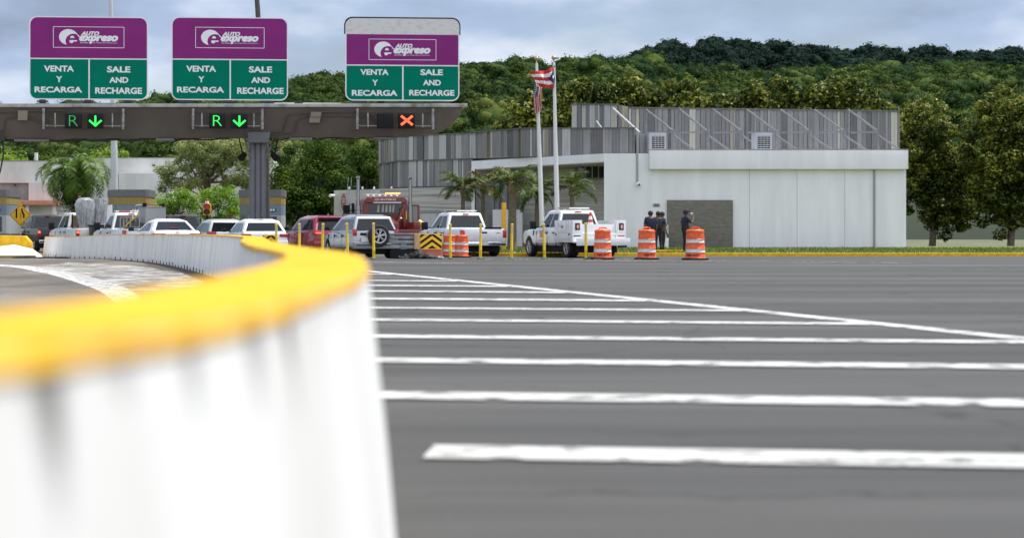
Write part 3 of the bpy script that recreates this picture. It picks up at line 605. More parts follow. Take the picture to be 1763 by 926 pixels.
# ------------------------------------------------------------------ left building
def building_left():
    Y = 138; t = thing('concrete_building', 'long grey flat roofed concrete building behind the palm at the left', 'building', (0, 0, 0))
    def bxp(mb, a, b, yt, yb, y0=Y, dep=12, base=None): mb.bx(X_(a, y0), X_(b, y0), y0, y0 + dep, base if base is not None else Z_(yb, y0), Z_(yt, y0))
    mb = MB(); x0, xa, x1 = X_(-420, Y), X_(90, Y), X_(300, Y)
    mb.bx(x0, xa, Y, Y + 20, Z_(315, Y), Z_(278, Y)); mb.bx(xa, X_(470, Y), Y, Y + 20, -.3, Z_(272.5, Y)); mb.build('wall', concrete_w, t)
    mb = MB(); mb.bx(x0, xa, Y + .25, Y + 20, Z_(345, Y), Z_(315, Y) - .003); mb.build('lower_wall', conc_dark, t)
    mb = MB(); mb.bx(xa - 1.6, X_(130, Y), Y - .5, Y - .003, -.3, Z_(315, Y)); mb.build('buttress', concrete_w, t)
    mb = MB(); mb.bx(X_(209, Y), X_(300, Y), Y - 1.6, Y - .01, -.3, Z_(299, Y)); mb.build('annex', concrete_w, t, bevel=.03)
    mb = MB(); mb.bx(X_(200, Y), X_(208.6, Y), Y - 1.2, Y - .004, -.3, Z_(301, Y)); mb.build('downpipe_casing', conc_dark, t)
    mb = MB(); mb.bx(x0, X_(106, Y), Y - 1.6, Y + .2, Z_(353.5, Y), Z_(345.5, Y)); mb.build('canopy', mat('salmon_paint', (.55, .24, .16), .8, var=.15, nscale=2), t, bevel=.02)
    mb = MB(); mb.bx(x0, X_(106, Y), Y + .3, Y + .5, -.3, Z_(353, Y)); mb.build('shopfront_glass', glass, t)
    for px in (-60, 8, 52, 98): 
        mb = MB(); mb.bx(X_(px, Y) - .12, X_(px, Y) + .12, Y - 1.3, Y - 1.05, -.3, Z_(353.6, Y)); mb.build('column', concrete_w, t)
    mb = MB(); mb.bx(x0, X_(106, Y), Y + .15, Y + .28, .2, 1.5); mb.build('low_wall', mat('low_wall_paint', (.35, .34, .27), .8, var=.1), t)
    mb = MB(); mb.bx(X_(-20, Y), X_(100, Y), Y + .26, Y + .6, Z_(345, Y) - .1, Z_(341, Y)); mb.build('lintel', conc_dark, t)
    for a, b, c in ((24, 318, 2.6), (262, 284, 5)):
        mb = MB(); mb.bx(X_(a, Y), X_(a + c, Y), Y - .12, Y + .2, Z_(b + 2, Y), Z_(b, Y)); mb.build('wall_lamp', plastic, t)
    mb = MB(); mb.bx(xa - .003, X_(470, Y), Y - .03, Y + .2, Z_(272.5, Y) - .002, Z_(271.3, Y)); mb.bx(x0, xa, Y - .03, Y + .2, Z_(278, Y) - .002, Z_(276.6, Y)); mb.build('parapet_cap', conc_dark, t)
building_left()

# ------------------------------------------------------------------ right building
slat_m = [mat('slat_grey', (.24, .24, .24), .45, metal=.3, var=.12, nscale=2, stretch=(1, 1, .15)), mat('slat_dark', (.125, .124, .122), .5, metal=.3, var=.1, nscale=2), mat('slat_pale', (.42, .43, .42), .45, metal=.2, var=.1, nscale=2, stretch=(1, 1, .15)),
          mat('slat_tan', (.255, .23, .175), .6, var=.15, nscale=2, stretch=(1, 1, .2)), mat('slat_mid', (.18, .18, .181), .5, metal=.3, var=.12, nscale=2, stretch=(1, 1, .15)), mat('slat_cream', (.42, .41, .35), .55, var=.1, nscale=2, stretch=(1, 1, .2))]
def slats(t, name, A, B, zA, zB, seed, w=(.12, .5), pal=(0, 0, 4, 4, 2, 2, 1, 3, 5, 0, 4, 0, 2), dep=.09):
    """A,B ground points; zA=(bottom,top) at A, zB at B"""
    rnd = random.Random(seed); A = Vector(A); B = Vector(B); L_ = (B - A).length; d = (B - A) / L_; n = Vector((d.y, -d.x)); mb = MB(); s = 0; prev = -1
    while s < L_ - .03:
        ww = min(rnd.uniform(*w), L_ - s); mi = rnd.choice(pal)
        if mi == prev: mi = rnd.choice(pal)
        prev = mi; e = rnd.uniform(0, dep); a0 = s + .008; a1 = s + ww - .008
        k = max(1, int(ww / .16)); st = (a1 - a0) / k
        for q in range(k):
            b0 = a0 + q * st + .004; b1 = a0 + (q + 1) * st - .004
            def pt(u, off): p = A + d * u + n * off; return p
            def zz(u): f = u / L_; return (zA[0] + (zB[0] - zA[0]) * f, zA[1] + (zB[1] - zA[1]) * f)
            p = [pt(b0, e), pt(b1, e), pt(b1, -.06), pt(b0, -.06)]; us = (b0, b1, b1, b0)
            mb.hexa([(v.x, v.y, zz(u)[0]) for v, u in zip(p, us)], [(v.x, v.y, zz(u)[1]) for v, u in zip(p, us)], mi)
        s += ww
    return mb.build(name, slat_m, t)
def band(mb, A, B, z0A, z1A, z0B, z1B, t0, t1, mi=0):
    A = Vector(A); B = Vector(B); d = (B - A).normalized(); n = Vector((d.y, -d.x)); q = [A + n * t1, B + n * t1, B - n * t0, A - n * t0]
    mb.hexa([(q[0].x, q[0].y, z0A), (q[1].x, q[1].y, z0B), (q[2].x, q[2].y, z0B), (q[3].x, q[3].y, z0A)], [(q[0].x, q[0].y, z1A), (q[1].x, q[1].y, z1B), (q[2].x, q[2].y, z1B), (q[3].x, q[3].y, z1A)], mi)
board = bpy.data.materials.new('board_formed_concrete'); board.use_nodes = True
def mk_board():
    nt = board.node_tree; N = nt.nodes.new; L = nt.links.new; b = nt.nodes['Principled BSDF']; b.inputs['Roughness'].default_value = .85
    tc = N('ShaderNodeTexCoord'); mp = N('ShaderNodeMapping'); mp.inputs['Scale'].default_value = (.22, .22, 4.5); L(tc.outputs['Object'], mp.inputs[0])
    n = N('ShaderNodeTexNoise'); n.inputs['Scale'].default_value = 1.6; n.inputs['Detail'].default_value = 5; L(mp.outputs[0], n.inputs[0])
    r = N('ShaderNodeValToRGB'); e = r.color_ramp.elements; e[0].position = .36; e[0].color = (.235, .23, .215, 1); e[1].position = .64; e[1].color = (.46, .45, .42, 1)
    L(n.outputs[0], r.inputs[0]); L(r.outputs[0], b.inputs['Base Color'])
    bp = N('ShaderNodeBump'); bp.inputs['Strength'].default_value = .4; bp.inputs['Distance'].default_value = .03; L(n.outputs[0], bp.inputs['Height']); L(bp.outputs[0], b.inputs['Normal'])
mk_board()
def PT(px, Y): return (X_(px, Y), Y)
brace_m = mat('brace_steel', (.19, .195, .20), .55, metal=.2, var=.15, nscale=5)
board2 = board.copy(); board2.name = 'pale_board_concrete'; [setattr(e, 'color', c) for e, c in zip([n for n in board2.node_tree.nodes if n.type == 'VALTORGB'][0].color_ramp.elements, ((.42, .41, .385, 1), (.66, .645, .61, 1)))]
def building_right():
    t = thing('office_building', 'low white and grey building with vertical multicoloured metal slat screens at the right', 'building', (0, 0, 0))
    # points of the curved left front
    a = PT(653, 121); b = PT(688, 115); c = PT(765, 113.2); d = PT(813, 111.4)
    zt, zm, zb = 6.57, 5.13, 3.58
    core = MB(); core.add([(*a, -.3), (*b, -.3), (*d, -.3), (d[0] + 2, 128, -.3), (a[0] + 1, 128, -.3), (*a, zt - .1), (*b, zt - .1), (*d, zt - .1), (d[0] + 2, 128, zt - .1), (a[0] + 1, 128, zt - .1)],
             [(4, 3, 2, 1, 0), (5, 6, 7, 8, 9), (0, 1, 6, 5), (1, 2, 7, 6), (2, 3, 8, 7), (3, 4, 9, 8), (4, 0, 5, 9)])
    for v in range(len(core.v)): core.v[v] = (core.v[v][0] + .05, core.v[v][1] + .3, core.v[v][2])
    core.build('screen_backing', slat_m[1], t)
    slats(t, 'upper_slat_screen', a, b, (zm + .02, zt), (zm + .02, zt), 5, (.12, .4), (0, 3, 5, 4, 0, 2))
    slats(t, 'upper_slat_screen', b, d, (zm + .02, zt), (zm + .02, zt), 6, (.12, .6))
    slats(t, 'lower_slat_screen', a, b, (zb, zm - .02), (zb, zm - .02), 7, (.12, .4), (0, 3, 4, 4, 0, 2))
    slats(t, 'lower_slat_screen', b, d, (zb, zm - .02), (zb, zm - .02), 8, (.14, .6), (0, 0, 4, 2, 2, 1, 0, 4, 2, 3))
    mb = MB()
    for A, B in ((a, b), (b, d)):
        for z in (zb - .1, zm - .03, zt): band(mb, A, B, z, z + .06, z, z + .06, .1, .13)
    mb.build('screen_rail', slat_m[1], t)
    # upper band that runs on over the white frame
    e = PT(900, 107.2); f = PT(1093, 104.2)
    slats(t, 'long_slat_screen', d, e, (5.14, 6.6), (5.1, 6.62), 9, (.12, .6)); slats(t, 'long_slat_screen', e, f, (5.1, 6.62), (5.12, 6.5), 10, (.12, .7), (0, 4, 4, 0, 1, 0, 4, 2, 0, 4, 4, 3))
    mb = MB(); band(mb, d, e, 6.6, 6.66, 6.62, 6.68, .1, .13); band(mb, e, f, 6.62, 6.68, 6.5, 6.56, .1, .13)
    mb.build('screen_rail', slat_m[1], t)
    mb = MB(); band(mb, (d[0] + .1, d[1] + 1.2), (f[0], f[1] + 1.0), 4.95, 6.2, 4.95, 6.2, 1.0, .5); mb.build('screen_backing', slat_m[1], t)
    # higher block
    g = PT(985.5, 112); h = PT(1063, 109); i = PT(1082, 109.4); j = PT(1560, 107)
    slats(t, 'high_slat_screen', g, h, (6.4, Z_(181, 112)), (6.4, Z_(181, 109)), 12, (.12, .5), (2, 2, 0, 4, 1, 3, 0, 4, 5)); slats(t, 'high_slat_screen', h, i, (6.4, Z_(181, 109)), (6.4, Z_(184, 109.4)), 13, (.2, .5), (3, 4, 1))
    slats(t, 'high_slat_screen', i, (j[0], j[1] + 1.2), (5.3, Z_(187, 109.4)), (5.3, Z_(191, 107)), 14, (.12, .4), (0, 4, 0, 0, 4, 1, 0, 4, 0, 3, 4, 5, 4))
    mb = MB(); band(mb, g, h, Z_(181, 112), Z_(181, 112) + .07, Z_(181, 109), Z_(181, 109) + .07, .1, .12); band(mb, i, (j[0], j[1] + 1.2), Z_(187, 109.4), Z_(187, 109.4) + .08, Z_(191, 107), Z_(191, 107) + .08, .1, .12)
    mb.build('screen_rail', slat_m[1], t)
    # steel bracing frames in front of the far screen
    for k, px in enumerate((1112, 1170, 1228, 1286, 1344, 1402, 1460)):
        Y = 107.6; mb = MB(); x = X_(px, Y); w = 42 / S_(Y)
        top = Z_(189, Y); mid = Z_(229, Y)
        mb.cyl((x, Y, 5.1), (x, Y, top), .045, n=6); mb.cyl((x, Y, top), (x + w, Y - 1.2, mid), .06, n=6); mb.cyl((x + w, Y - 1.2, 5.1), (x + w, Y - 1.2, mid + .1), .07, n=6)
        mb.cyl((x, Y, mid), (x + w, Y - 1.2, mid), .05, n=6); mb.cyl((x + w, Y - 1.2, mid - .2), (x + w * 1.9, Y - 2.2, 5.2), .05, n=6)
        mb.build('brace_frame', brace_m, t, smooth=True)
    for px, pz in ((1056, 6.5),):
        mb = MB(); mb.cyl((X_(1055, 107), 107, Z_(187, 107)), (X_(1101, 105.2), 105.2, Z_(229, 105.2)), .07, n=6); mb.cyl((X_(1099, 105.2), 105.2, 5.1), (X_(1099, 105.2), 105.2, Z_(228, 105.2)), .06, n=6); mb.build('brace_frame', steel, t, smooth=True)
    mb = MB(); mb.cyl((X_(1019, 109), 107, Z_(209, 107)), (X_(1032, 107), 106, Z_(221, 106)), .05, n=6); mb.build('brace_frame', steel, t, smooth=True)
    # white frame and white wall
    mb = MB(); k0 = PT(812, 110.6); k1 = PT(1040, 103.2)
    band(mb, k0, k1, Z_(292, 110.6), Z_(277.5, 110.6), Z_(278.5, 103.2), Z_(264.5, 103.2), 4.2, 0)
    mb.build('white_canopy', wallwhite, t)
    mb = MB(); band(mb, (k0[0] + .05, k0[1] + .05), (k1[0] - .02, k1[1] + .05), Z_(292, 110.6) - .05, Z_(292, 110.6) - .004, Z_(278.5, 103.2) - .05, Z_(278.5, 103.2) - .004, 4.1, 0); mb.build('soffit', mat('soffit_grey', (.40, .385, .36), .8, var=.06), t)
    mb = MB(); mb.bx(k0[0] - .02, k0[0] + .16, 110.3, 110.6, -.2, Z_(290, 110.6)); mb.build('column', wallwhite, t)
    mb = MB(); xe = X_(1560, 103.2)
    zt_ = Z_(264.5, 103.2); xb = X_(1046, 112); mb.hexa([(k1[0], 103.2, -.2), (xe, 103.2, -.2), (xe, 112, -.2), (xb, 112, -.2)], [(k1[0], 103.2, zt_), (xe, 103.2, zt_), (xe, 112, zt_), (xb, 112, zt_)]); mb.build('white_wall', wallwhite, t)
    mb = MB(); mb.bx(X_(1118, 103), xe + .02, 102.85, 103.197, Z_(291.5, 103), Z_(258.5, 103)); mb.build('parapet', wallwhite, t, bevel=.02)
    mb = MB(); mb.bx(X_(1118, 103), xe + .03, 102.83, 103.3, Z_(258.5, 103) + .002, Z_(257, 103)); mb.build('parapet_cap', mat('stained_cap', (.33, .33, .33), .8, var=.3, nscale=4), t)
    # recess
    mb = MB(); band(mb, PT(812, 115), PT(1046, 108), -.2, 4.9, -.2, 4.9, 2, 0); mb.build('recess_wall', board2, t)
    mb = MB(); mb.bx(X_(816, 113), X_(847, 113), 111.4, 113.6, -.2, 4.5); mb.build('recess_pier', conc_dark, t)
    mb = MB(); mb.bx(X_(848, 112), X_(876, 112), 111.6, 112.1, -.2, 4.5); mb.build('entrance_surround', mat('entrance_grey', (.16, .165, .18), .5), t)
    for a_, b_ in ((852, 859), (866, 873)):
        mb = MB(); mb.bx(X_(a_, 111.5), X_(b_, 111.5), 111.5, 111.597, .3, 4.0); mb.build('window', mat('pale_glass', (.25, .28, .33), .1, spec=.8), t)
    mb = MB(); mb.bx(X_(848, 110.5), X_(899, 110.5), 110.3, 110.6, -.2, Z_(361, 110.5)); mb.build('white_low_wall', wallwhite, t)
    mb = MB(); mb.bx(X_(995, 107.8), X_(1041, 107.8), 107.7, 109.5, Z_(306, 107.8), Z_(282, 107.8)); w = mb.build('window', glass, t)
    mb = MB()
    for px in (996, 1007, 1019, 1030): mb.bx(X_(px, 107.6), X_(px + 1.4, 107.6), 107.62, 107.697, Z_(306, 107.6), Z_(283, 107.6))
    mb.build('frame', steel, w)
    # board formed low wall on the left, door, emblem
    l0 = PT(575, 113); l1 = PT(655, 112.2); l2 = PT(812, 110.9)
    mb = MB(); band(mb, l0, l1, -.2, Z_(328, 113), -.2, Z_(325.5, 112.2), 1.0, 0); mb.build('block_wall', mat('block_wall_grey', (.43, .42, .39), .85, var=.13, nscale=2.5, bump=.2), t)
    mb = MB(); band(mb, (l1[0] + .02, l1[1] - .01), l2, -.2, Z_(325, 112.2), -.2, Z_(321, 110.9), .9, 0); mb.build('board_wall', board, t)
    Yd = 111.2; mb = MB(); mb.bx(X_(722, Yd), X_(753, Yd), Yd, Yd + .3, -.2, Z_(366, Yd)); dr = mb.build('roller_door', mat('door_pale', (.45, .46, .50), .5, var=.05), t)
    mb = MB(); mb.bx(X_(718, Yd), X_(722, Yd), Yd - .06, Yd + .3, -.2, Z_(362, Yd)); mb.bx(X_(753, Yd), X_(757, Yd), Yd - .06, Yd + .3, -.2, Z_(362, Yd)); mb.bx(X_(722, Yd) + .003, X_(753, Yd) - .003, Yd - .06, Yd + .3, Z_(366, Yd) + .003, Z_(362, Yd)); mb.build('frame', conc_dark, dr)
    Ye = 112.2; ex = X_(591.5, Ye); ez = Z_(348, Ye); mb = MB()
    mb.lathe([(.001, -.02), (1, -.02), (1, .03), (.001, .03)], 28, (0, 0, 0), 0, 'Y'); em = mb.build('emblem', mat('emblem_blue', (.05, .07, .14), .5), t); em.location = (ex, Ye, ez); em.scale = (.14, 1, .5)
    mb = MB(); mb.lathe([(.001, -.01), (.86, -.01), (.86, .02), (.001, .02)], 24, (0, -.04, .12), 0, 'Y'); mb.build('emblem_disc', mat('emblem_red', (.35, .10, .09), .5), em)
    mb = MB(); mb.bx(-.6, .6, -.07, -.062, .3, .42); mb.bx(-.5, .5, -.07, -.062, -.02, .1); mb.build('emblem_stripe', mat('emblem_pale', (.5, .45, .42), .5), em)
    mb = MB(); add_text(mb, 'm', X_(600.5, Ye), X_(611, Ye), Z_(364, Ye), Z_(350, Ye), Ye - .05, bold=.03); add_text(mb, 'i', X_(612, Ye), X_(616, Ye), Z_(364, Ye), Z_(346, Ye), Ye - .05, bold=.03); mb.build('lettering', mat('letter_grey', (.14, .14, .15), .6), t, fix=False)
    for px in (601, 624, 644, 674):
        mb = MB(); z = Z_(325.5, 112.4); mb.cyl((X_(px, 112.6), 112.6, z), (X_(px, 112.6), 112.6, z + .14), .05); mb.build('roof_lamp', white, t)
    mb = MB(); mb.cyl((X_(575, 112.8), 112.8, Z_(337, 112.8)), (X_(568, 112.6), 112.5, Z_(337, 112.8)), .09); mb.build('wall_floodlight', lampw, t)
    # wall details on the white wall
    Yw = 103.2; mb = MB(); mb.cyl((X_(1097, Yw), Yw - .04, Z_(315, Yw)), (X_(1097, Yw), Yw - .04, Z_(230, Yw)), .05); cc = mb.build('conduit', mat('conduit_grey', (.28, .29, .31), .5), t, smooth=True)
    mb = MB(); mb.ell((X_(1098.5, Yw), Yw - .16, Z_(317.5, Yw)), (.13, .13, .11), 8); mb.cyl((X_(1098.5, Yw), Yw - .16, Z_(317, Yw)), (X_(1098.5, Yw), Yw, Z_(315, Yw)), .08); mb.build('security_camera', white, t, smooth=True)
    mb = MB(); mb.cyl((X_(1099, Yw), Yw - .262, Z_(318.2, Yw)), (X_(1099, Yw), Yw - .29, Z_(318.2, Yw)), .055); mb.build('camera_lens', black, t)
    mb = MB(); mb.bx(X_(1124, Yw), X_(1136, Yw), Yw - .04, Yw - .003, Z_(356, Yw), Z_(350.5, Yw)); s = mb.build('wall_plaque', mat('plaque_grey', (.38, .38, .41), .5), t)
    mb = MB()
    for zz in (351.8, 353.3, 354.8): mb.bx(X_(1125.5, Yw), X_(1134.5, Yw), Yw - .046, Yw - .041, Z_(zz + .45, Yw), Z_(zz - .35, Yw))
    mb.build('plaque_mark', black, s)
    Yg = 103.05; blockm = mat('block_brown_grey', (.165, .157, .14), .9, var=.18, nscale=3, bump=.3, stretch=(1, 1, 3))
    mb = MB(); mb.bx(X_(1149, Yg), X_(1262, Yg), Yg, 103.19, -.1, Z_(344.5, Yg)); mb.build('block_enclosure', blockm, t, bevel=.02)
    mb = MB()
    for k in range(11): z = .1 + k * .22; mb.bx(X_(1149, Yg) - .002, X_(1262, Yg) + .002, Yg - .004, Yg + .05, z, z + .018)
    mb.build('mortar_line', mat('mortar', (.15, .145, .13), .9), t)
    mb = MB(); mb.bx(X_(1143, 102), X_(1150, 102), 101.8, 102.6, 0, Z_(410, 102)); mb.build('meter_box', wallwhite, t, bevel=.02)
    mb = MB(); mb.bx(X_(1144, 102), X_(1150, 102), 101.78, 102.6, .84, 1.3); mb.build('grey_meter_box', steel, t)
    mb = MB()
    for px in (1290, 1372, 1454): mb.bx(X_(px, Yw), X_(px, Yw) + .02, Yw - .006, Yw + .05, 0, Z_(293, Yw))
    mb.build('wall_joint', mat('joint_grey', (.36, .37, .38), .8), t)
    mb = MB(); mb.cyl((X_(1505, Yw), Yw - .06, -.1), (X_(1505, Yw), Yw - .06, Z_(293, Yw)), .05); mb.build('downpipe', mat('conduit_grey', (.28, .29, .31), .5), t, smooth=True)
    # air conditioners on the roof
    for px in (1118, 1300):
        Y = 103.9; x0 = X_(px, Y); x1 = X_(px + 29, Y); mb = MB(); mb.bx(x0, x1, Y, Y + 1, Z_(262, Y), Z_(229, Y)); ac = mb.build('air_conditioner', mat('ac_grey', (.42, .44, .48), .5, metal=.2), t, bevel=.02)
        mb = MB(); mb.bx(x0 + .14, x1 - .1, Y - .012, Y - .004, Z_(258, Y), Z_(235, Y)); mb.build('fan_opening', black, ac)
        mb = MB(); z0 = Z_(258, Y); z1 = Z_(235, Y)
        for k in range(7): z = z0 + (z1 - z0) * (k + .5) / 7; mb.bx(x0 + .14, x1 - .1, Y - .04, Y - .014, z - .02, z + .02)
        for k in range(3): xx = x0 + .14 + (x1 - x0 - .24) * (k + 1) / 4; mb.bx(xx - .012, xx + .012, Y - .05, Y - .041, z0, z1)
        mb.build('grille', steel, ac)
    mb = MB(); mb.bx(X_(1101, 105), X_(1116, 105), 105, 106, 5.1, Z_(231, 105)); mb.build('plant_box', slat_m[0], t, bevel=.02)
building_right()

# ------------------------------------------------------------------ concrete barrier
def barrier():
    bm_side = bpy.data.materials.new('stained_white_barrier'); bm_side.use_nodes = True; nt = bm_side.node_tree; N = nt.nodes.new; L = nt.links.new
    b = nt.nodes['Principled BSDF']; b.inputs['Roughness'].default_value = .8
    uv = N('ShaderNodeUVMap'); mp = N('ShaderNodeMapping'); mp.inputs['Scale'].default_value = (1.6, .5, 1); L(uv.outputs[0], mp.inputs[0])
    n = N('ShaderNodeTexNoise'); n.noise_dimensions = '2D'; n.inputs['Scale'].default_value = 1; n.inputs['Detail'].default_value = 6; n.inputs['Roughness'].default_value = .6; L(mp.outputs[0], n.inputs[0])
    r = N('ShaderNodeValToRGB'); e = r.color_ramp.elements; e[0].position = .28; e[0].color = (.66, .65, .62, 1); e[1].position = .58; e[1].color = (.78, .78, .76, 1); L(n.outputs[0], r.inputs[0])
    # mould: dark drips reaching down from the top edge and up from the foot
    sp = N('ShaderNodeSeparateXYZ'); L(uv.outputs[0], sp.inputs[0])
    mp2 = N('ShaderNodeMapping'); mp2.inputs['Scale'].default_value = (7.0, 1.2, 1); L(uv.outputs[0], mp2.inputs[0])
    n2 = N('ShaderNodeTexNoise'); n2.noise_dimensions = '2D'; n2.inputs['Scale'].default_value = 1; n2.inputs['Detail'].default_value = 5; L(mp2.outputs[0], n2.inputs[0])
    tp = N('ShaderNodeMapRange'); tp.inputs[1].default_value = .66; tp.inputs[2].default_value = .9; tp.inputs[3].default_value = -.2; tp.inputs[4].default_value = .10; L(sp.outputs[1], tp.inputs[0])
    ft = N('ShaderNodeMapRange'); ft.inputs[1].default_value = .0; ft.inputs[2].default_value = .22; ft.inputs[3].default_value = .07; ft.inputs[4].default_value = -.2; L(sp.outputs[1], ft.inputs[0])
    mxm = N('ShaderNodeMath'); mxm.operation = 'MAXIMUM'; L(tp.outputs[0], mxm.inputs[0]); L(ft.outputs[0], mxm.inputs[1])
    ad = N('ShaderNodeMath'); ad.operation = 'ADD'; L(mxm.outputs[0], ad.inputs[0]); L(n2.outputs[0], ad.inputs[1])
    rm = N('ShaderNodeValToRGB'); rm.color_ramp.elements[0].position = .56; rm.color_ramp.elements[1].position = .74; L(ad.outputs[0], rm.inputs[0])
    mx = N('ShaderNodeMix'); mx.data_type = 'RGBA'; L(rm.outputs[0], mx.inputs[0]); L(r.outputs[0], mx.inputs[6]); mx.inputs[7].default_value = (.07, .07, .06, 1); L(mx.outputs[2], b.inputs['Base Color'])
    t = thing('concrete_barrier', 'long curving white concrete barrier with a yellow painted top, passing just below the camera', 'barrier', (0, 0, 0))
    def top(y): return .9 - .05 * max(0, min(1, (y - 48) / 34))
    P_ = [(p, (Vector((q[0] - p[0], q[1] - p[1]))).normalized()) for p, q in zip(BP, BP[1:])]; P_.append((BP[-1], P_[-1][1]))
    rings = []; arc = [0]
    for (p, d), (q, _) in zip(P_, P_[1:]): arc.append(arc[-1] + math.hypot(q[0] - p[0], q[1] - p[1]))
    prof = [(-.23, -.25), (-.228, .02), (-.222, .1), (-.195, .4), (-.14, 1), (.14, 1), (.195, .4), (.222, .1), (.228, .02), (.23, -.25)]
    for (p, d) in P_:
        n_ = Vector((d.y, -d.x)); h = top(p[1]); g = gz(p[1])
        rings.append([(p[0] + n_.x * o, p[1] + n_.y * o, g + (z if z < .5 and z != 1 else h if z == 1 else z)) for o, z in prof])
    mb = MB(); mb.loft(rings); o = mb.build('barrier_body', bm_side, t, smooth=True)
    me = o.data; uvl = me.uv_layers.new(name='UVMap')
    near = {}
    for li, lp in enumerate(me.loops):
        vi = lp.vertex_index; uvl.data[li].uv = (arc[min(vi // len(prof), len(arc) - 1)], me.vertices[vi].co.z)
    # yellow cap, with ragged lower edge made by small varying lap
    rnd = random.Random(2); rc = []
    for (p, d) in P_:
        n_ = Vector((d.y, -d.x)); h = top(p[1]); a = rnd.uniform(.015, .035); c = rnd.uniform(.014, .022)
        rc.append([(p[0] + n_.x * o, p[1] + n_.y * o, gz(p[1]) + z) for o, z in ((-.1465, h - a), (-.1465, h - .012), (-.135, h + .006), (.135, h + .006), (.1465, h - .012), (.147, h - c))])
    mb = MB(); mb.loft(rc, caps=False); V = mb
    mb.build('yellow_cap', yel, t, smooth=True, fix=False)
    # drainage notches along the foot
    s = 0
    for i in range(len(P_) - 1):
        (p, d), (q, _) = P_[i], P_[i + 1]; seg = arc[i + 1] - arc[i]
        while s < arc[i + 1]:
            f = (s - arc[i]) / seg; x = p[0] + (q[0] - p[0]) * f; y = p[1] + (q[1] - p[1]) * f
            if 44 < y < 79:
                n_ = Vector((d.y, -d.x)); M = math.atan2(d.y, d.x)
                nb = MB(); nb.add([(-.05, -.03, -.05), (.05, -.03, -.05), (.05, .03, -.05), (-.05, .03, -.05), (-.035, -.03, .06), (.035, -.03, .06), (.035, .03, .06), (-.035, .03, .06), (0, -.03, .11), (0, .03, .11)], [(3, 2, 1, 0), (0, 1, 5, 8, 4), (1, 2, 6, 5), (2, 3, 7, 9, 6), (3, 0, 4, 7), (5, 6, 9, 8), (4, 8, 9, 7)])
                nn = nb.build('drain_notch', mat('notch_dark', (.02, .018, .015), .95), t, loc=(x - n_.x * .215, y - n_.y * .215, gz(y) + .0)); nn.rotation_euler = (0, 0, M); nn.scale = (.8, 1, random.Random(int(y * 7)).uniform(.55, 1.05))
            s += 1.0
    return t
barrier()
def left_nose():
    t = thing('barrier_nose', 'solid yellow end block at the left edge, left of the long white barrier', 'barrier', (X_(50, 80), 80.2, -.1))
    k = 1 / S_(80); mb = MB(); mb.prism([(-2.8, -.2), (.02, -.2), (.02, .60), (-.22, .88), (-2.8, .92)], 0, .7); mb.build('yellow_block', yel, t, bevel=.03)
    u = thing('ramp_apron', 'bright white sloping concrete apron in front of the yellow block', 'kerb island', (X_(24, 78), 77.4, -.09))
    mb = MB(); mb.add([(-2.4, 0, 0), (1.05, 0, 0), (.95, 2.3, 0), (-2.4, 2.3, 0), (-2.4, .6, .24), (-.05, .9, .52), (.60, 1.6, .34), (-2.4, 2.2, .26)], [(3, 2, 1, 0), (0, 1, 5, 4), (1, 2, 6, 5), (4, 5, 6, 7), (2, 3, 7, 6), (3, 0, 4, 7)])
    mb.build('apron_slab', mat('fresh_white_paint', (.80, .80, .79), .7, var=.05), u)
    v = thing('low_kerb', 'faded yellow low kerb lying before the white apron', 'kerb', (X_(20, 77), 76.6, -.09)); mb = MB(); mb.bx(-2.6, 1.0, 0, .25, 0, .11); mb.build('kerb_stone', mat('faded_yellow', (.42, .27, .06), .8, col2=(.10, .18, .04), nscale=2.2), v, bevel=.02)
    w = thing('drain_grate', 'dark metal grate lying flat at the foot of the white barrier', 'grate', (X_(72, 76), 75.6, -.085)); mb = MB()
    mb.bx(-1.1, 1.1, 0, .08, 0, .05); mb.bx(-1.1, 1.1, .72, .8, 0, .05)
    for i in range(14): mb.bx(-1.1 + i * .165, -1.05 + i * .165, .08, .72, 0, .045)
    mb.build('grate_bars', mat('dark_iron', (.03, .03, .032), .6, metal=.5), w)
left_nose()

